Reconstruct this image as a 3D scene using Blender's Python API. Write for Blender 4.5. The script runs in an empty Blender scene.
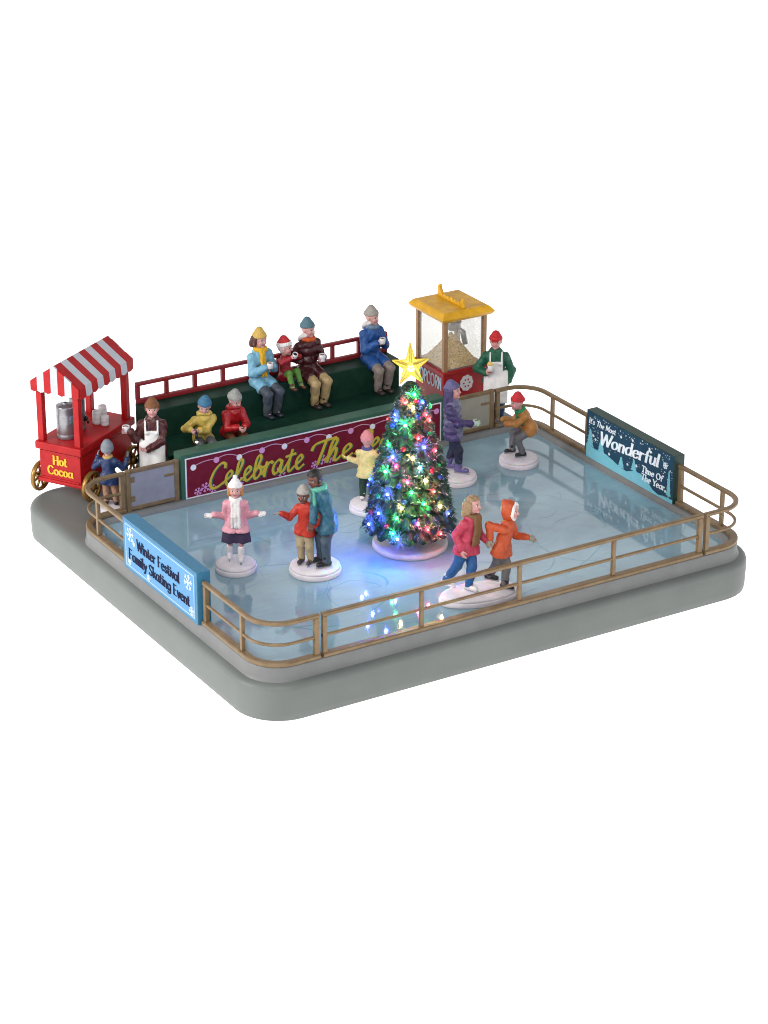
import bpy, bmesh, math, random
import numpy as np
from mathutils import Vector, Matrix
random.seed(7); RNG = np.random.default_rng(5)
SC = bpy.context.scene
COL = SC.collection
R = math.radians
PI = math.pi
V3 = lambda *a: np.array(a, float)

# ------------------------------------------------------------------ colour and materials
def lin(c):
    if isinstance(c, str):
        c = tuple(int(c[i:i+2], 16)/255 for i in (0, 2, 4))
    return tuple((x/12.92 if x <= .04045 else ((x+.055)/1.055)**2.4) for x in c)

MATS = {}
def paint(name, hexc, rough=.5, var=.12, scale=9.0, bump=.12, bscale=60.0, metal=0.0, spec=.4, coat=0.0, dirt=None, gain=1.0):
    """hand-painted resin: colour with a little blotchy variation and a fine uneven skin"""
    if name in MATS: return MATS[name]
    m = bpy.data.materials.new(name); m.use_nodes = True
    nt = m.node_tree; b = nt.nodes['Principled BSDF']
    c = [min(1, x*gain) for x in lin(hexc)]
    tc = nt.nodes.new('ShaderNodeTexCoord')
    n1 = nt.nodes.new('ShaderNodeTexNoise'); n1.inputs['Scale'].default_value = scale; n1.inputs['Detail'].default_value = 4
    nt.links.new(tc.outputs['Object'], n1.inputs['Vector'])
    rp = nt.nodes.new('ShaderNodeValToRGB')
    rp.color_ramp.elements[0].position = .3; rp.color_ramp.elements[1].position = .72
    dk = [x*(1-var) for x in c]; lt = [min(1, x*(1+var)+.004) for x in c]
    if dirt: dk = [a*.55+b2*.45 for a, b2 in zip(c, lin(dirt))]
    rp.color_ramp.elements[0].color = (*dk, 1); rp.color_ramp.elements[1].color = (*lt, 1)
    nt.links.new(n1.outputs['Fac'], rp.inputs['Fac']); nt.links.new(rp.outputs['Color'], b.inputs['Base Color'])
    b.inputs['Roughness'].default_value = rough; b.inputs['Metallic'].default_value = metal
    b.inputs['Specular IOR Level'].default_value = spec
    if coat: b.inputs['Coat Weight'].default_value = coat; b.inputs['Coat Roughness'].default_value = .15
    if bump:
        n2 = nt.nodes.new('ShaderNodeTexNoise'); n2.inputs['Scale'].default_value = bscale; n2.inputs['Detail'].default_value = 3
        nt.links.new(tc.outputs['Object'], n2.inputs['Vector'])
        bp = nt.nodes.new('ShaderNodeBump'); bp.inputs['Strength'].default_value = bump; bp.inputs['Distance'].default_value = .02
        nt.links.new(n2.outputs['Fac'], bp.inputs['Height']); nt.links.new(bp.outputs['Normal'], b.inputs['Normal'])
    MATS[name] = m
    return m

def glow(name, col, strength):
    if name in MATS: return MATS[name]
    m = bpy.data.materials.new(name); m.use_nodes = True
    b = m.node_tree.nodes['Principled BSDF']
    b.inputs['Base Color'].default_value = (*col, 1); b.inputs['Emission Color'].default_value = (*col, 1)
    b.inputs['Emission Strength'].default_value = strength; b.inputs['Roughness'].default_value = .2
    MATS[name] = m
    return m

# ------------------------------------------------------------------ object helpers
def tag(o, label=None, cat=None, group=None, kind=None):
    if label: o['label'] = label
    if cat: o['category'] = cat
    if group: o['group'] = group
    if kind: o['kind'] = kind
    return o

def empty(name, loc, rz=0.0):
    o = bpy.data.objects.new(name, None); COL.objects.link(o)
    o.location = loc; o.rotation_euler = (0, 0, rz); o.empty_display_size = .1
    return o

class MB:
    """collects faces (with a material each) and links them as ONE mesh object"""
    def __init__(s): s.v = []; s.f = []; s.m = []; s.sm = []; s.n = 0
    def add(s, verts, faces, mi=0, smooth=False):
        v = np.asarray(verts, float).reshape(-1, 3)
        s.v.append(v); o = s.n
        for f in faces: s.f.append([i+o for i in f]); s.m.append(mi); s.sm.append(smooth)
        s.n += len(v)
    def box(s, lo, hi, mi=0, M=None, bev=0.0):
        lo = np.array(lo, float); hi = np.array(hi, float)
        if bev <= 0:
            P = [(x, y, z) for z in (lo[2], hi[2]) for y in (lo[1], hi[1]) for x in (lo[0], hi[0])]
            F = [(0,2,3,1), (4,5,7,6), (0,1,5,4), (2,6,7,3), (0,4,6,2), (1,3,7,5)]
            P = np.array(P)
            if M is not None: P = np.array([tuple(M @ Vector(p)) for p in P])
            s.add(P, F, mi); return
        bm = bmesh.new(); bmesh.ops.create_cube(bm, size=1)
        for v in bm.verts: v.co = Vector([(lo[i]+hi[i])/2 + v.co[i]*(hi[i]-lo[i]) for i in range(3)])
        bmesh.ops.bevel(bm, geom=list(bm.edges), offset=bev, segments=2, profile=.6, affect='EDGES')
        if M is not None: bmesh.ops.transform(bm, matrix=M, verts=bm.verts)
        s.bm(bm, mi, False)
    def bm(s, bm, mi=0, smooth=True):
        bm.verts.index_update()
        s.add([tuple(v.co) for v in bm.verts], [[v.index for v in f.verts] for f in bm.faces], mi, smooth); bm.free()
    def tube(s, pts, r, mi=0, n=8, closed=False, caps=True, up=(0, 0, 1), rz=None):
        """round (or flat: rz = radius along up) section along a path"""
        P = [np.array(p, float) for p in pts]; k = len(P); vs = []; up = np.array(up, float)
        rr = r if hasattr(r, '__len__') else [r]*k
        for i in range(k):
            a = P[(i-1) % k] if (closed or i > 0) else P[i]; b = P[(i+1) % k] if (closed or i < k-1) else P[i]
            t = b-a; t /= np.linalg.norm(t)+1e-12
            sd = np.cross(t, up)
            if np.linalg.norm(sd) < 1e-3: sd = np.cross(t, (1, 0, 0))
            sd /= np.linalg.norm(sd); u = np.cross(sd, t)
            for j in range(n):
                a_ = 2*PI*(j+.5)/n
                vs.append(P[i]+sd*rr[i]*math.cos(a_)+u*(rz if rz else rr[i])*math.sin(a_))
        F = []
        for i in range(k if closed else k-1):
            for j in range(n):
                a, b = i*n+j, i*n+(j+1) % n; c, d = ((i+1) % k)*n+(j+1) % n, ((i+1) % k)*n+j
                F.append((a, b, c, d))
        if caps and not closed: F.append(tuple(range(n))[::-1]); F.append(tuple((k-1)*n+j for j in range(n)))
        s.add(vs, F, mi, n > 5)
    def bar(s, pts, w, h, mi=0, closed=False):
        """rectangular rail with softened edges along a horizontal path"""
        P = [np.array(p, float) for p in pts]; k = len(P); vs = []
        c = min(w, h)*.22
        sec = [(-w/2+c, -h/2), (w/2-c, -h/2), (w/2, -h/2+c), (w/2, h/2-c), (w/2-c, h/2), (-w/2+c, h/2), (-w/2, h/2-c), (-w/2, -h/2+c)]
        for i in range(k):
            a = P[(i-1) % k] if (closed or i > 0) else P[i]; b = P[(i+1) % k] if (closed or i < k-1) else P[i]
            t = b-a; t /= np.linalg.norm(t)+1e-12
            sd = np.cross(t, (0, 0, 1)); sd /= np.linalg.norm(sd)+1e-12; u = np.cross(sd, t)
            for x, y in sec: vs.append(P[i]+sd*x+u*y)
        n = 8; F = []
        for i in range(k if closed else k-1):
            for j in range(n):
                a, b = i*n+j, i*n+(j+1) % n; c2, d = ((i+1) % k)*n+(j+1) % n, ((i+1) % k)*n+j
                F.append((a, b, c2, d))
        if not closed: F.append(tuple(range(n))[::-1]); F.append(tuple((k-1)*n+j for j in range(n)))
        s.add(vs, F, mi, False)
    def lathe(s, prof, n=32, mi=0, c=(0, 0, 0), sx=1.0, sy=1.0, rot=0.0, smooth=True, noise=0.0):
        vs = []; k = len(prof); cr, sr = math.cos(rot), math.sin(rot)
        for i, (r, z) in enumerate(prof):
            for j in range(n):
                a = 2*PI*j/n
                w = 1+noise*(math.sin(3*a+i)+.6*math.sin(7*a+2.1*i))
                x, y = r*w*sx*math.cos(a), r*w*sy*math.sin(a)
                vs.append((c[0]+x*cr-y*sr, c[1]+x*sr+y*cr, c[2]+z))
        F = [(i*n+j, i*n+(j+1) % n, (i+1)*n+(j+1) % n, (i+1)*n+j) for i in range(k-1) for j in range(n)]
        F.append(tuple(range(n))[::-1]); F.append(tuple((k-1)*n+j for j in range(n)))
        s.add(vs, F, mi, smooth)
    def ball(s, c, r, mi=0, seg=10, sc=(1, 1, 1)):
        bm = bmesh.new(); bmesh.ops.create_uvsphere(bm, u_segments=seg, v_segments=max(5, seg*2//3), radius=r)
        for v in bm.verts: v.co = Vector((v.co.x*sc[0]+c[0], v.co.y*sc[1]+c[1], v.co.z*sc[2]+c[2]))
        s.bm(bm, mi, True)
    def prism(s, poly, O, U, Vv, N, d, mi=0):
        """flat 2-D outline raised by d along N (front face, back face, rim)"""
        O, U, Vv, N = [np.array(a, float) for a in (O, U, Vv, N)]
        n = len(poly); a = [O+U*x+Vv*y for x, y in poly]; b = [p+N*d for p in a]
        F = [tuple(range(n))[::-1], tuple(range(n, 2*n))]+[(i, (i+1) % n, n+(i+1) % n, n+i) for i in range(n)]
        s.add(a+b, F, mi)
    def build(s, name, mats, parent=None, smooth=None, recalc=True):
        me = bpy.data.meshes.new(name)
        v = np.concatenate(s.v) if s.v else np.zeros((0, 3))
        me.from_pydata(v.tolist(), [], s.f)
        mats = mats if isinstance(mats, (list, tuple)) else [mats]
        for m in mats: me.materials.append(m)
        me.polygons.foreach_set('material_index', s.m)
        me.polygons.foreach_set('use_smooth', s.sm if smooth is None else [smooth]*len(s.f))
        if recalc:
            bm = bmesh.new(); bm.from_mesh(me); bmesh.ops.recalc_face_normals(bm, faces=bm.faces); bm.to_mesh(me); bm.free()
        me.update()
        o = bpy.data.objects.new(name, me); COL.objects.link(o)
        if parent: o.parent = parent
        return o

# ------------------------------------------------------------------ implicit sculpting (for figures)
class Sculpt:
    def __init__(s): s.p = []; s.post = None; s.rough = 0.0
    def cone(s, a, b, r1, r2=None, k=.03):
        s.p.append(('c', np.array(a, float), np.array(b, float), r1, r1 if r2 is None else r2, k)); return s
    def ell(s, c, r, Rm=None, k=.03):
        s.p.append(('e', np.array(c, float), np.array(r, float), np.eye(3) if Rm is None else Rm, k)); return s
    def torus(s, c, R1, r, Rm, k=.02, sy=1.0):
        s.p.append(('t', np.array(c, float), R1, r, Rm, k, sy)); return s
    def fn(s, f, lo, hi, k=.015):
        s.p.append(('f', f, np.array(lo, float), np.array(hi, float), k)); return s
    def bounds(s, q):
        if q[0] == 'c':
            m = max(q[3], q[4]); return np.minimum(q[1], q[2])-m, np.maximum(q[1], q[2])+m
        if q[0] == 'e': m = max(q[2]); return q[1]-m, q[1]+m
        if q[0] == 't': m = (q[2]+q[3])*max(1, q[6]); return q[1]-m, q[1]+m
        return q[2], q[3]
    def mesh(s, vox):
        B = [s.bounds(q) for q in s.p]
        lo = np.min([b[0] for b in B], 0)-3*vox; hi = np.max([b[1] for b in B], 0)+3*vox
        n = np.ceil((hi-lo)/vox).astype(int)+1
        ax = [lo[i]+vox*np.arange(n[i]) for i in range(3)]
        D = np.full(n, 9.0, np.float32)
        for q, b in zip(s.p, B):
            k = q[-2] if q[0] == 't' else q[-1]
            pad = k+4*vox
            i0 = np.maximum(np.floor((b[0]-pad-lo)/vox).astype(int), 0); i1 = np.minimum(np.ceil((b[1]+pad-lo)/vox).astype(int)+1, n)
            X, Y, Z = np.meshgrid(*[ax[i][i0[i]:i1[i]] for i in range(3)], indexing='ij')
            P = np.stack([X, Y, Z], -1)
            if q[0] == 'c':
                ba = q[2]-q[1]; pa = P-q[1]; t = np.clip((pa@ba)/(ba@ba+1e-9), 0, 1)
                d = np.linalg.norm(pa-t[..., None]*ba, axis=-1)-(q[3]+(q[4]-q[3])*t)
            elif q[0] == 'e':
                L = (P-q[1])@q[3]; k0 = np.linalg.norm(L/q[2], axis=-1); k1 = np.linalg.norm(L/q[2]**2, axis=-1)
                d = k0*(k0-1)/(k1+1e-9)
            elif q[0] == 't':
                L = (P-q[1])@q[4]; d = np.hypot(np.hypot(L[..., 0], L[..., 1]/q[6])-q[2], L[..., 2])-q[3]
            else: d = q[1](P)
            S = D[i0[0]:i1[0], i0[1]:i1[1], i0[2]:i1[2]]
            h = np.clip(k-np.abs(S-d), 0, None)/max(k, 1e-6)
            S[...] = np.minimum(S, d)-h*h*k*.25
        if s.post or s.rough:
            X, Y, Z = np.meshgrid(*ax, indexing='ij'); P = np.stack([X, Y, Z], -1)
            if s.rough:
                D = D+s.rough*(np.sin(17*X+5*Z+2*np.sin(9*Y))*np.sin(21*Z+4*Y)+.7*np.sin(33*Y+11*Z)*np.sin(29*X-13*Z))
            if s.post: D = s.post(D, P)
        return nets(D, lo, vox)

def nets(D, lo, vox):
    ins = D < 0
    n = np.array(D.shape)
    idx = np.full(n-1, -1, np.int64)
    c = np.zeros(n-1, np.int8)
    for dx in (0, 1):
        for dy in (0, 1):
            for dz in (0, 1): c += ins[dx:n[0]-1+dx, dy:n[1]-1+dy, dz:n[2]-1+dz]
    act = (c > 0) & (c < 8); cells = np.argwhere(act)
    if not len(cells): return np.zeros((0, 3)), []
    idx[act] = np.arange(len(cells))
    acc = np.zeros((len(cells), 3)); cnt = np.zeros(len(cells))
    cor = [(x, y, z) for x in (0, 1) for y in (0, 1) for z in (0, 1)]
    for a in cor:
        for ax in range(3):
            if a[ax]: continue
            b = list(a); b[ax] = 1
            da = D[tuple((cells+a).T)]; db = D[tuple((cells+b).T)]
            x = (da < 0) != (db < 0); t = np.where(x, da/(da-db+1e-12), 0)
            p = np.array(a, float)[None]+np.eye(3)[ax][None]*t[:, None]
            acc[x] += p[x]; cnt[x] += 1
    verts = lo+(cells+acc/cnt[:, None])*vox
    F = []
    for ax in range(3):
        o1, o2 = [(1, 2), (2, 0), (0, 1)][ax]
        sl0 = [slice(1, -1)]*3; sl0[ax] = slice(0, -1); sl1 = list(sl0); sl1[ax] = slice(1, None)
        A = ins[tuple(sl0)]; Bq = ins[tuple(sl1)]
        for flip, msk in ((False, A & ~Bq), (True, ~A & Bq)):
            e = np.argwhere(msk)
            if not len(e): continue
            off = np.ones(3, int); off[ax] = 0; e = e+off
            u = np.zeros(3, int); u[o1] = 1; w = np.zeros(3, int); w[o2] = 1
            q = [idx[tuple((e-u-w).T)], idx[tuple((e-w).T)], idx[tuple(e.T)], idx[tuple((e-u).T)]]
            q = np.stack(q, 1); F.append(q[:, ::-1] if flip else q)
    return verts, np.concatenate(F)

def sculpt_obj(name, sc, vox, mats, parent=None, painter=None):
    v, f = sc.mesh(vox)
    me = bpy.data.meshes.new(name); f = np.asarray(f)
    if len(f):
        g = f.min(1) >= 0; f = f[g]
    me.from_pydata(v.tolist(), [], f.tolist() if len(f) else [])
    mats = mats if isinstance(mats, (list, tuple)) else [mats]
    for m in mats: me.materials.append(m)
    if painter is not None and len(f):
        me.polygons.foreach_set('material_index', painter(v[f].mean(1)).astype(np.int32))
    me.polygons.foreach_set('use_smooth', [True]*len(me.polygons))
    me.update()
    o = bpy.data.objects.new(name, me); COL.objects.link(o)
    if parent: o.parent = parent
    return o

# ------------------------------------------------------------------ brush lettering
def arc_pts(ctrl, n=7):
    if len(ctrl) == 2: return [np.array(ctrl[0], float), np.array(ctrl[1], float)]
    closed = ctrl[0] == ctrl[-1]
    P = [np.array(c, float) for c in ctrl]; out = []
    for i in range(len(P)-1):
        p0 = P[i-1] if i > 0 else (P[-2] if closed else 2*P[0]-P[1])
        p3 = P[i+2] if i+2 < len(P) else (P[1] if closed else 2*P[-1]-P[-2])
        for k in range(n):
            t = k/n
            out.append(.5*((2*P[i])+(P[i+1]-p0)*t+(2*p0-5*P[i]+4*P[i+1]-p3)*t*t+(-p0+3*P[i]-3*P[i+1]+p3)*t**3))
    out.append(P[-1]); return out

BOWL = [(.45,.5),(.3,.61),(.1,.5),(.05,.28),(.14,.03),(.3,.02),(.45,.18)]
ROMAN = {
 'a': ([BOWL, [(.46,.61),(.46,.1)], [(.46,.1),(.56,.01)]], .58), 'b': ([[(.08,1),(.08,0)], [(.08,.42),(.25,.61),(.45,.5),(.48,.28),(.36,.03),(.2,0),(.08,.12)]], .56),
 'c': ([[(.43,.48),(.28,.61),(.1,.5),(.05,.28),(.15,.04),(.3,0),(.45,.12)]], .5), 'd': ([BOWL, [(.46,1),(.46,.02)]], .57),
 'e': ([[(.07,.32),(.44,.36)], [(.44,.36),(.38,.56),(.25,.61),(.1,.5),(.05,.28),(.15,.04),(.3,0),(.45,.12)]], .51),
 'f': ([[(.44,.9),(.32,1),(.2,.86),(.18,.6),(.18,0)], [(.02,.58),(.36,.58)]], .38), 'g': ([BOWL, [(.46,.61),(.46,-.12),(.3,-.3),(.06,-.2)]], .56),
 'h': ([[(.08,1),(.08,0)], [(.08,.4),(.25,.6),(.4,.54),(.43,.4),(.43,0)]], .54), 'i': ([[(.1,.6),(.1,0)], [(.1,.8),(.1,.86)]], .21),
 'k': ([[(.08,1),(.08,0)], [(.42,.6),(.1,.27)], [(.18,.35),(.46,0)]], .5), 'l': ([[(.1,1),(.1,.08),(.2,0)]], .24),
 'm': ([[(.08,.6),(.08,0)], [(.08,.42),(.22,.6),(.34,.54),(.36,.4),(.36,0)], [(.36,.42),(.5,.6),(.62,.54),(.64,.4),(.64,0)]], .74),
 'n': ([[(.08,.6),(.08,0)], [(.08,.4),(.25,.6),(.4,.54),(.43,.4),(.43,0)]], .54),
 'o': ([[(.27,.61),(.1,.5),(.05,.3),(.12,.06),(.27,0),(.42,.1),(.48,.3),(.42,.52),(.27,.61)]], .55),
 'r': ([[(.08,.6),(.08,0)], [(.08,.38),(.22,.58),(.38,.56)]], .4), 's': ([[(.38,.5),(.24,.61),(.08,.5),(.12,.36),(.32,.26),(.38,.12),(.24,0),(.04,.1)]], .45),
 't': ([[(.15,.86),(.15,.12),(.25,0),(.36,.06)], [(.0,.6),(.33,.6)]], .38), 'u': ([[(.08,.6),(.08,.18),(.18,.01),(.32,.06),(.43,.2)], [(.43,.6),(.43,.08),(.52,0)]], .54),
 'v': ([[(.04,.6),(.22,0)], [(.22,0),(.42,.6)]], .46), 'y': ([[(.05,.6),(.25,.05)], [(.45,.6),(.2,-.2),(.04,-.28)]], .48),
 'C': ([[(.62,.8),(.4,1),(.15,.85),(.05,.5),(.15,.14),(.4,0),(.64,.18)]], .7), 'E': ([[(.1,1),(.1,0)], [(.1,1),(.52,1)], [(.1,.52),(.44,.52)], [(.1,0),(.54,0)]], .6),
 'F': ([[(.1,1),(.1,0)], [(.02,1),(.54,1)], [(.1,.52),(.44,.54)]], .56), 'H': ([[(.12,1),(.12,0)], [(.6,1),(.6,0)], [(.12,.5),(.6,.5)]], .74),
 'I': ([[(.13,1),(.13,0)], [(.03,1),(.23,1)], [(.03,0),(.23,0)]], .28), 'M': ([[(.08,0),(.12,1)], [(.12,1),(.4,.2)], [(.4,.2),(.68,1)], [(.68,1),(.72,0)]], .82),
 'N': ([[(.1,0),(.1,1)], [(.1,1),(.52,0)], [(.52,0),(.52,1)]], .64),
 'O': ([[(.36,1),(.12,.85),(.05,.5),(.12,.15),(.36,0),(.6,.15),(.67,.5),(.6,.85),(.36,1)]], .74), 'P': ([[(.1,0),(.1,1)], [(.1,1),(.38,.98),(.5,.76),(.38,.54),(.1,.5)]], .56),
 'R': ([[(.1,0),(.1,1)], [(.1,1),(.38,.98),(.5,.76),(.38,.54),(.1,.5)], [(.28,.5),(.54,0)]], .6),
 'S': ([[(.5,.84),(.32,1),(.1,.84),(.14,.6),(.42,.42),(.5,.2),(.3,0),(.04,.15)]], .58), 'T': ([[(.33,1),(.33,0)], [(.02,1),(.64,1)]], .66),
 'W': ([[(.02,1),(.24,0)], [(.24,0),(.46,.9)], [(.46,.9),(.68,0)], [(.68,0),(.94,1)]], .96), 'Y': ([[(.02,1),(.3,.5)], [(.6,1),(.3,.5)], [(.3,.5),(.3,0)]], .6),
 "'": ([[(.08,1),(.05,.78)]], .16), ' ': ([], .32)}
CURSIVE = {
 'e': ([[(0,.1),(.2,.25),(.38,.45),(.28,.6),(.14,.45),(.14,.15),(.28,0),(.5,.15)]], .46), 'l': ([[(0,.1),(.2,.4),(.34,.85),(.24,1),(.14,.8),(.14,.2),(.24,0),(.42,.15)]], .4),
 'b': ([[(0,.1),(.2,.4),(.34,.85),(.24,1),(.13,.8),(.12,.15),(.25,0),(.42,.2),(.38,.48),(.3,.5),(.36,.42),(.55,.45)]], .52),
 'r': ([[(0,.1),(.1,.5),(.13,.62),(.1,0)], [(.11,.28),(.2,.52),(.33,.6),(.4,.54)]], .42), 'a': ([[(.42,.5),(.28,.6),(.1,.45),(.06,.2),(.18,0),(.34,.15),(.44,.55),(.42,.15),(.5,0),(.64,.15)]], .58),
 't': ([[(0,.1),(.2,.5),(.28,.95),(.2,.3),(.24,.02),(.34,0),(.48,.15)], [(.02,.66),(.46,.72)]], .44),
 'h': ([[(0,.1),(.2,.45),(.34,.85),(.24,1),(.14,.75),(.1,0)], [(.1,.1),(.25,.5),(.36,.52),(.38,.3),(.36,.08),(.46,0),(.6,.15)]], .56),
 's': ([[(0,.1),(.15,.35),(.24,.6),(.3,.4),(.34,.15),(.2,0),(.06,.08)], [(.2,0),(.35,.02),(.5,.15)]], .46), 'o': ([[(.3,.58),(.12,.5),(.06,.25),(.18,.02),(.36,.1),(.42,.4),(.28,.58),(.36,.46),(.58,.5)]], .5),
 'n': ([[(0,.1),(.1,.5),(.14,.58),(.12,0)], [(.12,.15),(.28,.52),(.4,.54),(.42,.3),(.4,.08),(.5,0),(.66,.15)]], .6),
 'C': ([[(.62,.8),(.6,.97),(.4,1.02),(.14,.75),(.02,.3),(.16,.0),(.42,.02),(.7,.2)]], .62), 'T': ([[(.0,.68),(.06,.88),(.3,.98),(.86,1.04)], [(.5,1),(.42,.5),(.34,.0)]], .6),
 'S': ([[(.62,.8),(.58,.98),(.38,1.02),(.2,.85),(.28,.62),(.46,.42),(.42,.12),(.22,0),(.02,.12)]], .6), ' ': ([], .3)}

def letter_strokes(text, font, track=0.03):
    x = 0; out = []
    for ch in text:
        st, w = font[ch]
        for s_ in st: out.append([(px+x, py) for px, py in s_])
        x += w+track
    return out, x-track

def write(mb, text, font, O, U, Vv, N, size, width=None, pen=.13, thin=.5, nib=.7, slant=0.0, lift=.004, mi=0, serif=False, track=.03, thick=.004, dz0=0.0, center=False):
    """brush strokes lying on the surface (O,U,V) and standing a hair proud of it"""
    st, w = letter_strokes(text, font, track)
    sx = size if width is None else width/w
    O, U, Vv, N = [np.array(a, float) for a in (O, U, Vv, N)]
    if center: O = O-U*(w*sx/2)
    if serif:
        ex = []
        for s_ in st:
            if len(s_) == 2 and abs(s_[0][0]-s_[1][0]) < .05:
                for (px, py) in s_: ex.append([(px-.1, py), (px+.1, py)])
        st = st+ex
    for q, s_ in enumerate(st):
        P = arc_pts(s_); P = [np.array((p[0]+slant*p[1], p[1])) for p in P]
        n = len(P); L = []; Rr = []
        for i in range(n):
            t = P[min(i+1, n-1)]-P[max(i-1, 0)]; t = t/(np.linalg.norm(t)+1e-9)
            hw = pen/2*(thin+(1-thin)*abs(math.sin(math.atan2(t[1], t[0])-nib)))
            nn = np.array((-t[1], t[0]))*hw
            e = t*hw*.5*(-1 if i == 0 else (1 if i == n-1 else 0))
            L.append(P[i]+nn+e); Rr.append(P[i]-nn+e)
        h = lift+dz0+.0006*(q % 7)
        vs = []
        for lev in (h-thick, h):
            for i, p in enumerate(L): vs.append(O+U*p[0]*sx+Vv*p[1]*size+N*(lev+.006*i/n))
            for i, p in enumerate(Rr): vs.append(O+U*p[0]*sx+Vv*p[1]*size+N*(lev+.006*i/n))
        F = []
        for i in range(n-1):
            a, b, c, d = i, i+1, n+i+1, n+i
            F.append((2*n+a, 2*n+d, 2*n+c, 2*n+b)); F.append((a, b, 2*n+b, 2*n+a)); F.append((d, 2*n+d, 2*n+c, c))
        F.append((0, 2*n, 3*n, n)); F.append((n-1, 2*n-1, 4*n-1, 3*n-1))
        mb.add(vs, F, mi)
    return w*sx

# ------------------------------------------------------------------ world, camera, lamps
W, D, H = 14.06, 9.98, 1.15
world = bpy.data.worlds.new('World'); SC.world = world; world.use_nodes = True
nt = world.node_tree; bg = nt.nodes['Background']
tc = nt.nodes.new('ShaderNodeTexCoord'); sx = nt.nodes.new('ShaderNodeSeparateXYZ'); rp = nt.nodes.new('ShaderNodeValToRGB')
nt.links.new(tc.outputs['Generated'], sx.inputs[0])
mp = nt.nodes.new('ShaderNodeMapRange'); mp.inputs['From Min'].default_value = -1; mp.inputs['From Max'].default_value = 1
nt.links.new(sx.outputs['Z'], mp.inputs['Value']); nt.links.new(mp.outputs['Result'], rp.inputs['Fac'])
e = rp.color_ramp.elements; e[0].position = .5; e[0].color = (1.04, 1.04, 1.04, 1); e[1].position = 1.0; e[1].color = (.12, .12, .13, 1)
x = rp.color_ramp.elements.new(.74); x.color = (.95, .96, .98, 1)
x = rp.color_ramp.elements.new(.90); x.color = (.25, .26, .28, 1)
nt.links.new(rp.outputs['Color'], bg.inputs['Color']); bg.inputs['Strength'].default_value = 1.0

cam = bpy.data.cameras.new('camera'); co = bpy.data.objects.new('camera', cam); COL.objects.link(co)
f_px, pit, yaw = 2721.81, R(23.6645), R(31.1129)
cam.sensor_fit = 'VERTICAL'; cam.sensor_height = 36; cam.lens = f_px*36/1024
cam.clip_start = 1; cam.clip_end = 2000
co.location = (-26.68732, -49.56961, 28.68780)
co.rotation_euler = (PI/2-pit, 0, -yaw)
SC.camera = co
CR = np.array((math.cos(yaw), -math.sin(yaw), 0)); CT = np.array((-math.sin(yaw), -math.cos(yaw), 0))   # picture right / towards viewer

def softbox(name, pos, aim, size, power, col=(1, 1, 1)):
    l = bpy.data.lights.new(name, 'AREA'); l.shape = 'SQUARE'; l.size = size; l.energy = power; l.color = col
    o = bpy.data.objects.new(name, l); COL.objects.link(o); o.location = pos
    o.rotation_euler = (Vector(aim)-Vector(pos)).to_track_quat('-Z', 'Y').to_euler()
    return o
ctr = V3(7, 6, 0)
softbox('key_softbox', ctr-CR*34+CT*14+V3(0, 0, 17), ctr, 12, 10600, (1, .985, .96))
softbox('front_softbox', ctr-CR*2+CT*34+V3(0, 0, 36), ctr, 12, 9000, (.98, .99, 1))

SC.view_settings.view_transform = 'Standard'; SC.view_settings.look = 'None'; SC.view_settings.exposure = 0; SC.view_settings.gamma = 1
SC.view_settings.use_curve_mapping = False
SC.render.engine = 'CYCLES'
SC.cycles.use_denoising = True; SC.cycles.filter_width = 1.05
SC.cycles.max_bounces = 8; SC.cycles.transparent_max_bounces = 12; SC.cycles.sample_clamp_indirect = 4

# ------------------------------------------------------------------ ground
# added to whiten the ground: a translucent sheet over an unseen broad lamp
tm = bpy.data.materials.new('translucent_sheet'); tm.use_nodes = True; tn = tm.node_tree
tb = tn.nodes.new('ShaderNodeBsdfTranslucent'); tb.inputs[0].default_value = (.92, .92, .92, 1)
db = tn.nodes.new('ShaderNodeBsdfDiffuse'); db.inputs[0].default_value = (.8, .8, .8, 1)
ms = tn.nodes.new('ShaderNodeMixShader'); ms.inputs[0].default_value = .3
tn.links.new(tb.outputs[0], ms.inputs[1]); tn.links.new(db.outputs[0], ms.inputs[2]); tn.links.new(ms.outputs[0], tn.nodes['Material Output'].inputs[0])
g = MB(); g.add([(-50, -50, -1.304), (75, -50, -1.304), (75, 75, -1.304), (-50, 75, -1.304)], [(0, 1, 2, 3)])
tag(g.build('ground', tm), 'plain white ground sheet under the display, lit by an added lamp below', None, None, 'structure')
l = bpy.data.lights.new('added_under_fill', 'AREA'); l.shape = 'SQUARE'; l.size = 160; l.energy = 1.62*PI*160*160  # added fill from below, keeps the ground sheet white
lo = bpy.data.objects.new('added_under_fill', l); COL.objects.link(lo); lo.location = (12, 12, -6); lo.rotation_euler = (PI, 0, 0)

# ------------------------------------------------------------------ display base and ice
def rrect(x0, y0, x1, y1, r, n=10):
    P = []
    for cx, cy, a0 in ((x1-r, y0+r, -90), (x1-r, y1-r, 0), (x0+r, y1-r, 90), (x0+r, y0+r, 180)):
        for k in range(n+1):
            a = R(a0+90*k/n); P.append((cx+r*math.cos(a), cy+r*math.sin(a)))
    return P
def sweep(mb, rect, r, prof, mi=0, fill_top=True, fill_bot=False, smooth=True):
    x0, y0, x1, y1 = rect; vs = []; n = None
    for ins, z in prof:
        P = rrect(x0+ins, y0+ins, x1-ins, y1-ins, max(.05, r-ins)); n = len(P)
        vs += [(px, py, z) for px, py in P]
    F = [(i*n+j, i*n+(j+1) % n, (i+1)*n+(j+1) % n, (i+1)*n+j) for i in range(len(prof)-1) for j in range(n)]
    k = len(prof)-1
    if fill_top: F.append(tuple(k*n+j for j in range(n)))
    if fill_bot: F.append(tuple(range(n))[::-1])
    mb.add(vs, F, mi, smooth)

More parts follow.
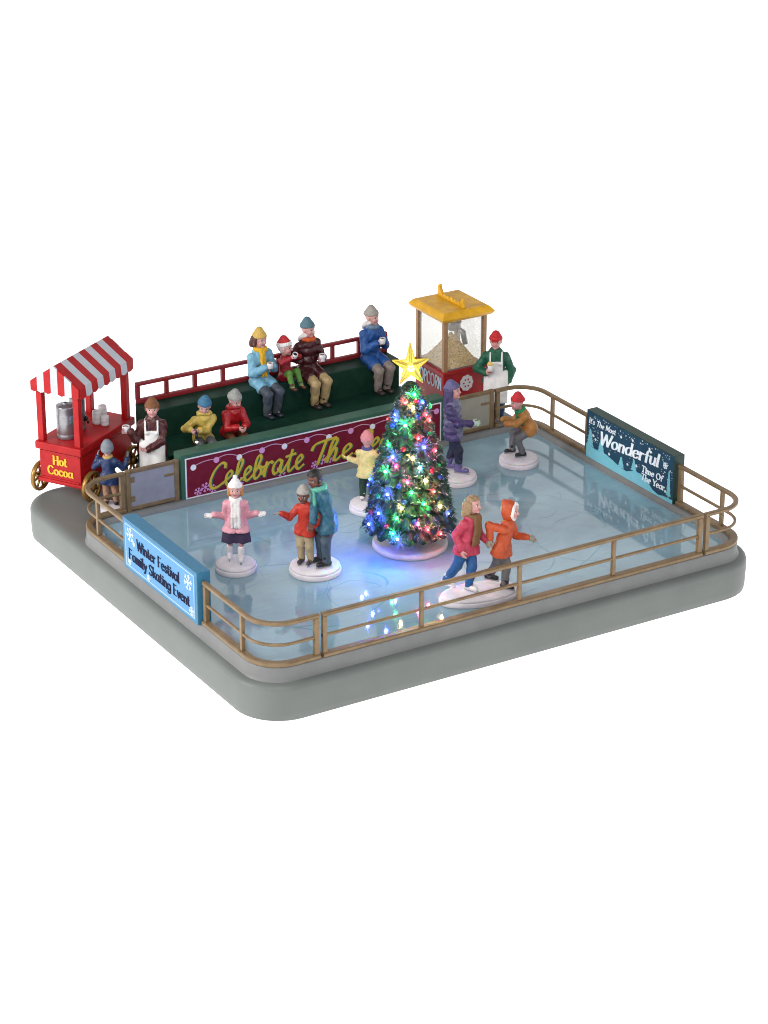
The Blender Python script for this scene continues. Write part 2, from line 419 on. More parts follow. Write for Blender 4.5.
m_base = paint('grey_painted_base', '646865', .5, .04, 1.0, .1, 30, spec=.35)
m_curb = paint('pale_grey_curb', '6C6D6C', .5, .06, 2.0, .08, 30)
b = MB()
sweep(b, (-.36, -.36, 14.44, 13.3), 1.2, [(.07, -1.3), (.03, -1.27), (.01, -1.1), (.0, -.8), (.0, -.52), (.02, -.455), (.06, -.405), (.11, -.375), (.17, -.355), (.24, -.345), (.3, -.335)], fill_bot=True)
base = b.build('display_base', m_base)
tag(base, 'grey rounded display base carrying the skating rink and stands', 'display base')
c = MB()
sweep(c, (-.1, -.1, 14.16, 10.08), .88, [(-.06, -.36), (-.03, -.32), (.0, -.25), (.01, -.04), (.03, 0), (.24, 0), (.27, -.01), (.34, -.13), (.345, -.2)], fill_top=False)
c.build('curb', m_curb, base)

def ice_material():
    m = bpy.data.materials.new('painted_ice'); m.use_nodes = True
    nt = m.node_tree; N = nt.nodes; b = N['Principled BSDF']; L = nt.links.new
    tc = N.new('ShaderNodeTexCoord'); P = tc.outputs['Object']
    def noise(sc, det=4, dist=0.0):
        n = N.new('ShaderNodeTexNoise'); n.inputs['Scale'].default_value = sc; n.inputs['Detail'].default_value = det; n.inputs['Distortion'].default_value = dist
        L(P, n.inputs['Vector']); return n.outputs['Fac']
    def math_(op, a, b_=None, c=None):
        n = N.new('ShaderNodeMath'); n.operation = op
        for i, q in enumerate((a, b_, c)):
            if q is None: continue
            if isinstance(q, (int, float)): n.inputs[i].default_value = q
            else: L(q, n.inputs[i])
        return n.outputs[0]
    def ramp(fac, els):
        r = N.new('ShaderNodeValToRGB'); r.color_ramp.elements[0].position = els[0][0]; r.color_ramp.elements[0].color = els[0][1]
        r.color_ramp.elements[1].position = els[-1][0]; r.color_ramp.elements[1].color = els[-1][1]
        for p, c in els[1:-1]: r.color_ramp.elements.new(p).color = c
        L(fac, r.inputs['Fac']); return r.outputs['Color']
    def mix(fac, a, c):
        n = N.new('ShaderNodeMix'); n.data_type = 'RGBA'
        if isinstance(fac, (int, float)): n.inputs[0].default_value = fac
        else: L(fac, n.inputs[0])
        for i, q in ((6, a), (7, c)):
            if isinstance(q, tuple): n.inputs[i].default_value = q
            else: L(q, n.inputs[i])
        return n.outputs[2]
    C = lambda h: (*lin(h), 1)
    col = ramp(noise(.55, 6, .8), [(.3, C('7893A0')), (.5, C('809BA7')), (.72, C('89A4B1'))])
    col = mix(math_('MULTIPLY', ramp_f(N, L, noise(2.4, 5, 1.2), .56, .7), .2), col, C('98B0B8'))
    col = mix(math_('MULTIPLY', ramp_f(N, L, noise(.8, 3, 2.0), .55, .66), .25), col, C('7787A0'))
    # skate tracks: wobbling rings and lines of teal
    wob = N.new('ShaderNodeTexNoise'); wob.inputs['Scale'].default_value = .5; L(P, wob.inputs['Vector'])
    va = N.new('ShaderNodeVectorMath'); va.operation = 'MULTIPLY_ADD'; L(wob.outputs['Color'], va.inputs[0]); va.inputs[1].default_value = (.9, .9, 0); L(P, va.inputs[2])
    tr = None
    for k, (cx, cy, sxx, r, w) in enumerate(((3.0, 3.2, .7, 1.5, .035), (4.2, 2.6, 1.3, 1.0, .03), (2.6, 6.6, 1.0, 1.1, .035), (4.6, 6.4, .6, 1.3, .03), (9.5, 4.2, .8, 2.1, .035), (10.8, 5.8, 1.2, 1.4, .03),
                                            (8.4, 2.4, 1.1, 1.2, .03), (11.6, 2.6, .7, 1.5, .03), (6.0, 7.6, 1.4, 1.4, .03), (3.4, 5.0, 2.6, 1.7, .03), (9.0, 6.2, 2.2, 3.2, .03), (6.4, 3.6, .55, 3.0, .03))):
        sb = N.new('ShaderNodeVectorMath'); sb.operation = 'SUBTRACT'; L(va.outputs[0], sb.inputs[0]); sb.inputs[1].default_value = (cx+.45, cy+.45, 0)
        ms = N.new('ShaderNodeVectorMath'); ms.operation = 'MULTIPLY'; L(sb.outputs[0], ms.inputs[0]); ms.inputs[1].default_value = (sxx, 1, 0)
        ln = N.new('ShaderNodeVectorMath'); ln.operation = 'LENGTH'; L(ms.outputs[0], ln.inputs[0])
        d = math_('ABSOLUTE', math_('SUBTRACT', ln.outputs['Value'], r))
        t = math_('SUBTRACT', 1.0, math_('DIVIDE', d, w)); t = math_('MAXIMUM', t, 0.0)
        tr = t if tr is None else math_('MAXIMUM', tr, t)
    tr = math_('MULTIPLY', tr, ramp_f(N, L, noise(.9, 3), .42, .6)); tr = math_('MINIMUM', tr, 1.0)
    col = mix(math_('MULTIPLY', tr, .6), col, C('3A7A88'))
    scr = N.new('ShaderNodeTexNoise'); scr.inputs['Scale'].default_value = 1.0; scr.inputs['Detail'].default_value = 2
    mpn = N.new('ShaderNodeMapping'); mpn.inputs['Rotation'].default_value = (0, 0, .5); mpn.inputs['Scale'].default_value = (.7, 14, 1)
    L(P, mpn.inputs['Vector']); L(mpn.outputs[0], scr.inputs['Vector'])
    col = mix(math_('MULTIPLY', ramp_f(N, L, scr.outputs['Fac'], .62, .7), .22), col, C('9FB4BA'))
    L(col, b.inputs['Base Color'])
    b.inputs['Roughness'].default_value = .06; b.inputs['IOR'].default_value = 1.62
    bp = N.new('ShaderNodeBump'); bp.inputs['Strength'].default_value = .015; bp.inputs['Distance'].default_value = .02
    L(noise(2.2, 2), bp.inputs['Height']); L(bp.outputs[0], b.inputs['Normal'])
    return m
def ramp_f(N, L, fac, a, b):
    r = N.new('ShaderNodeMapRange'); r.inputs['From Min'].default_value = a; r.inputs['From Max'].default_value = b
    L(fac, r.inputs['Value']); return r.outputs['Result']
ice = MB(); P = rrect(.2, .2, 13.86, 9.78, .62)
ice.add([(px, py, -.14) for px, py in P], [tuple(range(len(P)))])
ice.build('ice_sheet', ice_material(), base)

# ------------------------------------------------------------------ railings, gates
m_rail = paint('bronze_tan_rail', '766145', .42, .14, 4, .1, 40, metal=.15, dirt='5C4830')
def fillet(pts, r=.78, n=10):
    P = [np.array(p, float) for p in pts]; out = [P[0]]
    for i in range(1, len(P)-1):
        a = P[i-1]-P[i]; c2 = P[i+1]-P[i]; a /= np.linalg.norm(a); c2 /= np.linalg.norm(c2)
        s0 = P[i]+a*r; s1 = P[i]+c2*r; cc = P[i]+a*r+c2*r
        for k in range(n+1):
            t = k/n*PI/2; out.append(cc-c2*r*math.cos(t)-a*r*math.sin(t))
    out.append(P[-1]); return out
def railing(label, path, posts, ends):
    root = empty('railing', (*path[0][:2], 0))
    o = np.array((path[0][0], path[0][1], 0))
    lift = lambda z: [np.array((p[0], p[1], z))-o for p in path]
    q = MB(); q.bar(lift(H-.055), .13, .1); q.build('top_rail', m_rail, root)
    q = MB(); q.bar(lift(.55), .072, .072); q.build('middle_rail', m_rail, root)
    q = MB(); q.bar(lift(.055), .2, .11); q.build('base_rail', m_rail, root)
    for (px, py), w in [(p, .1) for p in posts]+[(p, .12) for p in ends]:
        q = MB(); q.box((px-w/2-o[0], py-w/2-o[1], .1), (px+w/2-o[0], py+w/2-o[1], H-.1), bev=.018); q.build('post', m_rail, root)
    tag(root, label, 'railing', 'tan railing sections around the ice rink')
A0, A1 = 1.47, 12.66
railing('long straight tan railing along the front edge, before the skating pair', [(A0+.07, 0), (A1-.07, 0)], [(A0+2.8, 0), (A0+5.6, 0), (A0+8.4, 0)], [(A0+.13, 0), (A1-.13, 0)])
railing('curved tan corner railing beside the light blue festival sign, nearest corner', fillet([(0, 2.95), (0, 0), (A0-.02, 0)]), [(0, 1.06)], [(0, 2.87), (A0-.09, 0)])
railing('curved tan corner railing at the front end of the dark snowy sign', fillet([(A1+.02, 0), (W, 0), (W, 2.9)]), [(W, 1.06)], [(A1+.09, 0), (W, 2.82)])
railing('curved tan corner railing beside the cocoa cart and child in navy', fillet([(0, 7.05), (0, D), (1.32, D)]), [(0, 8.8)], [(0, 7.13), (1.25, D)])
railing('curved tan corner railing in front of the popcorn seller', fillet([(12.9, D), (W, D), (W, 7.0)]), [(W, 8.8)], [(12.98, D), (W, 7.08)])
m_panel = paint('gate_grey_led_tint', '83828F', .45, .06, 3, .08, 40, dirt='77757C')  # grey with the lavender glow of the tree lamps put into its colour
def gate(label, x0, x1, m_panel):
    root = empty('gate', (x0, D, 0)); w = x1-x0
    q = MB(); q.box((.1, -.03, .12), (w-.1, .03, 1.08)); q.build('panel', m_panel, root)
    for nm, lo, hi in (('gate_post', (0, -.06, 0), (.13, .06, 1.17)), ('gate_post', (w-.13, -.06, 0), (w, .06, 1.17)), ('crossbar', (.132, -.05, 1.06), (w-.132, .05, 1.165)), ('crossbar', (.132, -.05, .02), (w-.132, .05, .13))):
        q = MB(); q.box(lo, hi, bev=.02); q.build(nm, m_rail, root)
    for zz in (.25, .8):
        q = MB(); q.box((.14, -.045, zz), (.25, -.02, zz+.16), bev=.01); q.build('hinge', m_rail, root)
    q = MB(); q.box((w-.42, -.05, .76), (w-.12, -.02, .83), bev=.01); q.build('latch', m_rail, root)
    tag(root, label, 'gate', 'grey gates at the back of the rink')
gate('grey panel gate in a tan frame left of the maroon banner, by the cocoa seller', 1.36, 2.9, m_panel)
gate('grey panel gate in a tan frame behind the purple skater, under the popcorn machine', 11.24, 12.84, paint('gate_beige_panel', '8D887B', .45, .06, 3, .08, 40, dirt='7F7A6E'))

# ------------------------------------------------------------------ signs
def flake(mb, O, U, Vv, N, c, r, mi, lift, w=.018):
    for k in range(3):
        a = R(60*k+15); dx, dy = math.cos(a), math.sin(a)
        for s in (1,):
            p = [(c[0]-dx*r-dy*w/2, c[1]-dy*r+dx*w/2), (c[0]+dx*r-dy*w/2, c[1]+dy*r+dx*w/2), (c[0]+dx*r+dy*w/2, c[1]+dy*r-dx*w/2), (c[0]-dx*r+dy*w/2, c[1]-dy*r-dx*w/2)]
            mb.prism(p, np.array(O)+np.array(N)*(lift+.0008*k), U, Vv, N, .003, mi)
        for s in (-1, 1):
            for t in (-.7, .7):
                ca = a+t; e = (c[0]+s*dx*r*.55, c[1]+s*dy*r*.55); l = r*.4
                bx, by = math.cos(ca)*s, math.sin(ca)*s
                p = [(e[0]-by*w/2, e[1]+bx*w/2), (e[0]+bx*l-by*w/2, e[1]+by*l+bx*w/2), (e[0]+bx*l+by*w/2, e[1]+by*l-bx*w/2), (e[0]+by*w/2, e[1]-bx*w/2)]
                mb.prism(p, np.array(O)+np.array(N)*(lift+.0025+.0005*k), U, Vv, N, .003, mi)
def disc(c, r, n=14, sy=1.0): return [(c[0]+r*math.cos(2*PI*k/n), c[1]+r*sy*math.sin(2*PI*k/n)) for k in range(n)]

# light blue festival sign (faces outward, -X)
y0, y1 = 3.0, 7.0
root = empty('sign_board', (0, y0, 0))
q = MB(); q.box((-.17, 0, -.02), (.2, y1-y0, 1.36), bev=.02); q.build('board', paint('sky_blue_edge', '2A6685', .45, .08), root)
O, U, Vv, N = V3(-.17, y1-y0, 0), V3(0, -1, 0), V3(0, 0, 1), V3(-1, 0, 0)
q = MB(); wd = y1-y0
q.prism([(.1, .06), (wd-.1, .06), (wd-.1, 1.28), (.1, 1.28)], O, U, Vv, N, .006, 0)
for p in ([(.15, .11), (wd-.15, .11), (wd-.15, .125), (.15, .125)], [(.15, 1.215), (wd-.15, 1.215), (wd-.15, 1.23), (.15, 1.23)], [(.15, .13), (.165, .13), (.165, 1.21), (.15, 1.21)], [(wd-.165, .13), (wd-.15, .13), (wd-.15, 1.21), (wd-.165, 1.21)]):
    q.prism(p, O+N*.005, U, Vv, N, .004, 1)
for c_, r_ in (((.42, 1.0), .2), ((wd-.45, .95), .22), ((.35, .25), .1), ((wd-.3, .25), .13), ((1.4, .2), .1), ((.62, .82), .08)): flake(q, O+N*.006, U, Vv, N, c_, r_, 1, .001, .035)
q.build('printed_face', [paint('ice_blue_print', '5A89B2', .65, .03, spec=.1), paint('print_white', 'B4C4D0', .65, .03, spec=.1)], root)
q = MB()
def wcent(mb, text, cx, z, size, width, **k): write(mb, text, ROMAN, O+U*(cx-width/2)+Vv*z, U, Vv, N, size, width=width, **k)
wcent(q, 'Winter Festival', 1.95, .74, .27, 2.3, pen=.22, thin=.35, nib=.05, lift=.012, serif=True)
q.build('lettering', paint('ink_navy', '0A1230', .7, .05, spec=.08), root)
q = MB()
wcent(q, 'Family Skating Event', 1.97, .33, .27, 3.3, pen=.22, thin=.35, nib=.05, lift=.012, serif=True)
q.build('lettering', paint('ink_navy', '0F1A3A', .5, .05), root)
tag(root, 'light blue sign reading Winter Festival Family Skating Event in dark letters', 'sign')

# dark snowy sign (faces inward, -X)
y0, y1 = 2.95, 6.95
root = empty('sign_board', (W, y0, 0))
q = MB(); q.box((-.14, 0, -.02), (.19, y1-y0, 1.37), bev=.015); q.build('board', paint('dark_green_edge', '20382F', .5, .1), root)
O = V3(-.14, y1-y0, 0); wd = y1-y0
q = MB(); q.prism([(.02, 0), (wd-.02, 0), (wd-.02, 1.35), (.02, 1.35)], O, U, Vv, N, .005, 0)
hill = [(.02, .0), (.02, .36), (.3, .34), (.62, .33), (.95, .36), (1.25, .3), (1.6, .22), (1.9, .2), (2.25, .34), (2.55, .36), (2.85, .26), (3.1, .1), (3.35, .05), (3.6, .1), (wd-.02, .12), (wd-.02, 0)]
q.prism(hill, O+N*.003, U, Vv, N, .005, 1)
def pine(cx, z, h, w):
    p = [(cx-w*.08, z), (cx-w*.08, z+h*.1)]; rt = []
    for k in range(4):
        a = z+h*(.1+.22*k); ww = w/2*(1-.22*k)
        p += [(cx-ww, a), (cx-ww*.55, a+h*.2)]; rt = [(cx+ww*.55, a+h*.2), (cx+ww, a)]+rt
    return p+[(cx, z+h)]+rt+[(cx+w*.08, z+h*.1), (cx+w*.08, z)]
for k, (cx, z, h, w) in enumerate(((.2, .3, .55, .36), (.72, .3, .46, .32), (1.66, .2, .34, .3), (2.24, .3, .36, .3), (3.8, .1, .8, .22))):
    q.prism(pine(cx, z, h, w), O+N*(.004+.001*k), U, Vv, N, .006, 1)
for k in range(300):
    cx, cz = random.uniform(.06, wd-.06), random.uniform(.5, 1.32)
    if .6 < cx < 3.45 and .5+.1*(cx-.6) < cz < .98+.1*(cx-.6): continue
    if cx < 1.4 and .98 < cz < 1.22: continue
    if 2.5 < cx < 3.7 and cz < .7: continue
    q.prism(disc((cx, cz), random.choice((.007, .009, .011, .016)), 7), O+N*.005, U, Vv, N, .004, 2)
for c_ in ((.34, .7), (1.62, 1.1), (2.15, 1.18), (1.1, .42), (1.95, .42), (2.35, .52), (3.66, .26), (2.9, 1.2), (.45, .62)): flake(q, O+N*.006, U, Vv, N, c_, .042, 2, .001, .022)
flake(q, O+N*.006, U, Vv, N, (3.62, .98), .1, 2, .001, .03)
q.build('printed_face', [paint('teal_night_print', '103A52', .55, .1, 3, dirt='0D3348'), paint('pale_aqua_print', '72B4C4', .6, .04, spec=.15), paint('snow_white_print', 'DDE8EE', .4, .02)], root)
q = MB()
write(q, "It's The Most", ROMAN, O+U*.12+Vv*1.02, U+Vv*.04, Vv, N, .15, width=1.25, pen=.17, thin=.7, slant=.15, lift=.012)
q.build('lettering', MATS['snow_white_print'], root)
q = MB()
write(q, 'Wonderful', ROMAN, O+U*.64+Vv*.57, U+Vv*.1, Vv, N, .36, width=2.7, pen=.19, thin=.32, nib=.15, slant=.15, lift=.012, serif=True)
q.build('lettering', MATS['snow_white_print'], root)
q = MB()
write(q, 'Time Of', ROMAN, O+U*2.58+Vv*.46, U+Vv*.03, Vv, N, .17, width=.95, pen=.2, thin=.55, slant=.1, lift=.012, serif=True)
q.build('lettering', MATS['snow_white_print'], root)
q = MB()
write(q, 'The Year', ROMAN, O+U*2.58+Vv*.23, U+Vv*.03, Vv, N, .17, width=1.05, pen=.2, thin=.55, slant=.1, lift=.012, serif=True)
q.build('lettering', MATS['snow_white_print'], root)
tag(root, "dark teal sign reading It's The Most Wonderful Time Of The Year over snowy hills", 'sign')

# maroon banner on its green frame
x0, x1 = 2.95, 11.18
root = empty('banner_board', (x0, D, 0)); wd = x1-x0
m_green = paint('bleacher_green', '0E3024', .5, .12, 3, .08, 40, spec=.15, dirt='0A261C')
q = MB(); q.box((0, -.08, -.06), (wd, .34, 1.27), bev=.02); q.build('board', paint('frame_green', '2A5240', .45, .1, 3), root)
O, U, Vv, N = V3(0, -.08, 0), V3(1, 0, 0), V3(0, 0, 1), V3(0, -1, 0)
q = MB(); q.prism([(.12, .0), (wd-.12, .0), (wd-.12, 1.16), (.12, 1.16)], O, U, Vv, N, .005, 0)
q.prism([(.16, .035), (wd-.16, .035), (wd-.16, 1.125), (.16, 1.125)], O+N*.003, U, Vv, N, .005, 1)
xs = np.arange(.36, wd-.2, .69)
low = [.93, 1.0, .93, .98, .95, .99, .93, .97, .95, 1.0, .93, .98]
for k in range(len(xs)-1):
    a, c2 = (xs[k], low[k]-.03), (xs[k+1], low[k+1]-.03)
    L_ = [(a[0]+(c2[0]-a[0])*t, a[1]+(c2[1]-a[1])*t+.09*math.sin(PI*t)*(1 if k % 2 else .5)) for t in np.linspace(0, 1, 9)]
    q.prism([(p[0], p[1]+.011) for p in L_]+[(p[0], p[1]-.011) for p in L_[::-1]], O+N*.006, U, Vv, N, .005+.0005*(k % 2), 2)
for k, xx in enumerate(xs): q.prism(disc((xx, low[k]-.06), .085, 18), O+N*.007, U, Vv, N, .008, 3 if k % 2 else 0)
for cx, cz, r_ in ((.48, .12, .12), (.7, .2, .14), (.92, .12, .12), (1.75, .14, .12), (3.0, .17, .17), (4.05, .12, .12), (4.3, .22, .15), (4.55, .2, .13), (6.4, .15, .15), (7.4, .2, .15), (7.65, .12, .1)):
    flake(q, O+N*.008, U, Vv, N, (cx, cz+.03), r_, 4, .001, .022)
q.build('printed_face', [paint('border_white', 'D5D3DC', .4, .03), paint('maroon_print', '680F26', .55, .1, 4, spec=.15), paint('string_grey', 'B58FA8', .5, .05), paint('bulb_pink', 'C58BB8', .4, .05), paint('flake_pink', 'C78AC0', .4, .05)], root)
for txt, xx, ww in (('Celebrate', 3.74, 2.86), ('The', 6.8, 1.32), ('Season', 8.24, 2.3)):
    q = MB()
    write(q, txt, CURSIVE, O+U*(xx-x0+.03)+Vv*.135, U, Vv, N, .64, width=ww, pen=.145, thin=.6, nib=.6, slant=.2, lift=.013, mi=1, track=0)
    write(q, txt, CURSIVE, O+U*(xx-x0)+Vv*.16, U, Vv, N, .64, width=ww, pen=.13, thin=.6, nib=.6, slant=.2, lift=.022, mi=0, track=0)
    q.build('lettering', [paint('gold_script', 'B9A22E', .4, .08), paint('green_script_shade', '1E5A45', .5, .05)], root)
tag(root, 'long maroon banner reading Celebrate The Season in gold script, framed in green', 'banner')

# ------------------------------------------------------------------ bleachers
root = empty('bleachers', (2.98, 10.4, -.335)); L_ = 8.05
o = np.array((2.98, 10.4, -.335))
def part_box(nm, lo, hi, m, bev=.025):
    q = MB(); q.box(np.array(lo)-o, np.array(hi)-o, bev=bev); return q.build(nm, m, root)
X0, X1 = 3.1, 11.03
part_box('lower_tier', (X0, 10.42, -.33), (X1, 10.9, .4), m_green)
part_box('middle_tier', (X0, 10.902, -.33), (X1, 12.08, .88), m_green)
part_box('upper_tier', (X0, 12.082, -.33), (X1, 12.86, 1.75), m_green)
part_box('tread', (X0-.03, 10.82, .882), (X1+.03, 12.07, .93), m_green, .012)
m_red = paint('rail_red', '7E1A1E', .42, .12, 4, .08, 40)
q = MB(); zb, zt, yb = 1.752, 2.36, 12.78
rails = [((X0, yb-.06, zb), (X1, yb+.06, zb+.13)), ((X0, yb-.06, zt-.1), (X1, yb+.06, zt))]
for lo, hi in rails: q.box(np.array(lo)-o, np.array(hi)-o, bev=.025)
for k in range(10):
    xx = X0+.05+(X1-X0-.1)*k/9
    q.box(np.array((xx-.06, yb-.052, zb+.1))-o, np.array((xx+.06, yb+.052, zt-.07))-o, bev=.02)
q.build('back_rail', m_red, root)
tag(root, 'dark green stepped bleachers with a red open back rail behind the banner', 'bleachers')

# ------------------------------------------------------------------ people
SKIN = 'B98A84'; SKIND = '6B4238'
def rot_axes(yaw=0, pitch=0, roll=0):
    """columns = local axes; front is -Y; yaw + turns to picture right, pitch + looks down, roll + tips to +X"""
    m = Matrix.Rotation(R(yaw), 3, 'Z') @ Matrix.Rotation(R(pitch), 3, 'X') @ Matrix.Rotation(R(roll), 3, 'Y')
    return np.array(m)
def ik(a, t, l1, l2, pole):
    d = t-a; L = np.linalg.norm(d); L2 = min(L, (l1+l2)*.999); u = d/(L+1e-9)
    x = (l1*l1-l2*l2+L2*L2)/(2*L2); h = math.sqrt(max(l1*l1-x*x, 1e-6))
    p = pole-u*(pole@u); p = p/(np.linalg.norm(p)+1e-9)
    return a+u*x+p*h, a+u*L2

def person(label, loc, frame, phi, hgt, pel, neck, ls, rs, lw, rw, la, ra, o, hs=None, head=(0, 0, 0), hoff=(0, 0, 0), lk=None, rk=None, le=None, re_=None,
           lhd=None, rhd=None, lhn=None, rhn=None, curl=.35, group=None, lf=0, rf=0, hand=1.0, headc=None):
    """joints are in the figure's own frame (x picture-right, -y towards the viewer for frame=-31.1); phi turns the trunk"""
    h = hgt; hs = hs or h*.185
    A = rot_axes(phi); F = -A[:, 1]; Lx = A[:, 0]; Z = V3(0, 0, 1)
    pel, neck, lw, rw, la, ra = [np.array(a, float) for a in (pel, neck, lw, rw, la, ra)]
    spine = neck-pel; spl = np.linalg.norm(spine); sp = spine/spl
    sw = .098*h*o.get('broad', 1); hw = .052*h
    S = {'l': neck+Lx*sw-sp*.035*h if ls is None else np.array(ls, float), 'r': neck-Lx*sw-sp*.035*h if rs is None else np.array(rs, float)}
    HP = {'l': pel+Lx*hw, 'r': pel-Lx*hw}
    ua, fa = .165*h, .15*h
    pe = {'l': np.array(le, float) if le is not None else -F*.6-Z*.4+Lx*.5, 'r': np.array(re_, float) if re_ is not None else -F*.6-Z*.4-Lx*.5}
    pk = {'l': np.array(lk, float) if lk is not None else F+Lx*.1, 'r': np.array(rk, float) if rk is not None else F-Lx*.1}
    EL, WR, KN, AN, FD = {}, {}, {}, {}, {}
    for s, w_, a_ in (('l', lw, la), ('r', rw, ra)):
        EL[s], WR[s] = ik(S[s], w_, ua, fa, pe[s])
        ld = np.linalg.norm(a_-HP[s]); th, sh = (.235*h, .23*h) if (o.get('bend') or o.get('sit')) else (ld*.512, ld*.5)
        KN[s], AN[s] = ik(HP[s], a_, th, sh, pk[s])
    for s, f_ in (('l', lf), ('r', rf)): FD[s] = -rot_axes(phi+f_)[:, 1]
    hd = rot_axes(phi+head[0], head[1], head[2])
    hc = (neck+sp*.05*h+V3(0, 0, 1)*hs*.52+F*.05*hs+np.array(hoff, float)) if headc is None else np.array(headc, float)
    hp = lambda x, y, z: hc+hd@V3(x, y, z)*hs
    root_loc = loc
    Tm = np.stack([Lx, np.cross(sp, Lx), sp], 1); Tm[:, 1] /= np.linalg.norm(Tm[:, 1]); Tm[:, 0] = np.cross(Tm[:, 1], Tm[:, 2])
    mid = lambda t: pel+spine*t
    def torso(q, g):
        q.ell(mid(.78), V3(.09*h, .068*h, .13*h)*o.get('fat', 1)+g, Tm, .06)
        q.ell(mid(.36), V3(.085*h, .07*h, .12*h)*o.get('fat', 1)+g, Tm, .06)
        q.ell(mid(0), V3(.088*h, .075*h, .075*h)*o.get('fat', 1)+g, Tm, .06)
    def arms(q, g, k=.03, end=1.0):
        for s in 'lr':
            q.cone(S[s], EL[s], .037*h+g, .032*h+g, k); q.cone(EL[s], EL[s]+(WR[s]-EL[s])*end, .032*h+g, .026*h+g*1.1, k)
            q.cone(mid(.86), S[s], .042*h+g, .036*h+g, k+.015)
    def legs(q, g, k=.03, end=1.0):
        for s in 'lr':
            q.cone(HP[s], KN[s], .056*h+g, .043*h+g, k+.02); q.cone(KN[s], KN[s]+(AN[s]-KN[s])*end, .043*h+g, .03*h+g*1.3, k)
    # ---- body: one continuous skin
    q = Sculpt(); torso(q, -.012*h); arms(q, -.008*h, end=1.03); legs(q, -.012*h)
    q.cone(neck-sp*.04*h, hp(0, .06, -.25), .036*h, .036*h, .03)
    q.ell(hp(0, .03, .07), V3(.36, .42, .42)*hs, hd, .03); q.ell(hp(0, -.1, -.2), V3(.27, .27, .28)*hs, hd, .05)
    q.cone(hp(0, -.36, .04), hp(0, -.44, -.09), .04*hs, .062*hs, .02)
    q.ell(hp(0, -.33, -.24), V3(.13, .05, .045)*hs, hd, .015); q.ell(hp(0, -.3, -.38), V3(.1, .08, .08)*hs, hd, .03)
    for s in (-1, 1):
        q.ell(hp(s*.355, .02, -.03), V3(.05, .09, .12)*hs, hd, .01)
        q.ell(hp(s*.17, -.28, -.14), V3(.1, .09, .09)*hs, hd, .03)
        q.cone(hp(s*.06, -.37, .11), hp(s*.22, -.33, .12), .03*hs, .025*hs, .02)
    hands = []
    for s, hdv, hn in (('l', lhd, lhn), ('r', rhd, rhn)):
        fd = (WR[s]-EL[s]); fd /= np.linalg.norm(fd)
        d = fd if hdv is None else np.array(hdv, float)/np.linalg.norm(hdv)
        n = np.array(hn, float) if hn is not None else (-Lx if s == 'l' else Lx)+F*.3
        n = n-d*(n@d); n /= np.linalg.norm(n)+1e-9
        lat = np.cross(d, n)                                    # across the palm
        Lh = .1*h*hand; Rm = np.stack([d, lat, n], 1)
        w0 = WR[s]
        q.ell(w0+d*Lh*.36, V3(.36, .27, .14)*Lh, Rm, .02)
        front = 1 if ((lat@F)+.3*(lat@Z)) > 0 else -1
        for i, (off, ln) in enumerate(((.21, .4), (.07, .47), (-.07, .44), (-.2, .34))):
            c0 = w0+d*Lh*.6+lat*front*off*Lh
            fa1 = d*math.cos(curl)+n*math.sin(curl)+lat*front*off*.5; fa2 = d*math.cos(curl*2.4)+n*math.sin(curl*2.4)+lat*front*off*.4
            c1 = c0+fa1*ln*.55*Lh; c2 = c1+fa2*ln*.5*Lh
            q.cone(c0-d*Lh*.15, c1, .075*Lh, .07*Lh, .006); q.cone(c1, c2, .07*Lh, .055*Lh, .004)
        t0 = w0+d*Lh*.22+lat*front*.2*Lh; t1 = t0+(d*.55+lat*front*.7+n*.3)*.3*Lh; t2 = t1+(d*.9+lat*front*.15+n*.35)*.26*Lh
        q.cone(t0, t1, .085*Lh, .075*Lh, .012); q.cone(t1, t2, .075*Lh, .058*Lh, .006)
        hands.append((w0, d, Lh))
    for s in 'lr':
        q.cone(AN[s], AN[s]+FD[s]*.07*h-Z*.012*h, .026*h, .022*h, .02)
    skin = o.get('skin', SKIN)
    mats = [paint('skin_'+skin, skin, .45, .06, 12, .03), paint('eye_dark', '2A1C18', .35, 0, bump=0), paint('lip_'+skin, 'A3585A' if skin == SKIN else '5A2A26', .45, .05), paint('cheek_'+skin, 'C4827E' if skin == SKIN else '6E3F34', .45, .05),
            paint('brow'+o.get('brow', ''), o.get('brow', '8A6A5A'), .6, .05), paint('eye_white', 'D6CFC8', .4, 0, bump=0)]
    gl = o.get('glove')
    mats.append(paint('glove_'+gl, gl, .6, .1) if gl else mats[0])
    tg = o.get('tights'); mats.append(paint('tights_'+tg, tg, .5, .08) if tg else mats[0])
    def painter(c):
        m = np.zeros(len(c), int); Lc = ((c-hc)@hd)/hs
        if tg: m[c[:, 2] < pel[2]+.02] = 7
        fr = (Lc[:, 1] < -.2) & (np.abs(Lc[:, 2]) < .6)
        for s in (-1, 1):
            m[fr & (np.hypot(Lc[:, 0]-s*.2, Lc[:, 2]+.13) < .075)] = 3
            m[fr & (np.hypot((Lc[:, 0]-s*.15)/1.5, Lc[:, 2]-.035) < .048)] = 5
            m[fr & (np.hypot(Lc[:, 0]-s*.15, Lc[:, 2]-.04) < .045)] = 1
            m[fr & (np.abs(Lc[:, 0]-s*.16) < .075) & (np.abs(Lc[:, 2]-.155+.03*np.abs(Lc[:, 0]-s*.13)*6) < .02)] = 4
        m[fr & (np.abs(Lc[:, 0]) < .1) & (np.abs(Lc[:, 2]+.24) < .03)] = 2
        if gl:
            for w0, d, Lh in hands:
                r = c-w0; t = r@d; m[(t > -.1*Lh) & (np.linalg.norm(r, axis=1) < 1.5*Lh)] = 6
        return m
    body = sculpt_obj('person', q, .0135, mats, None, painter)
    body.location = root_loc; body.rotation_euler = (0, 0, R(frame))
    tag(body, label, 'person', group)
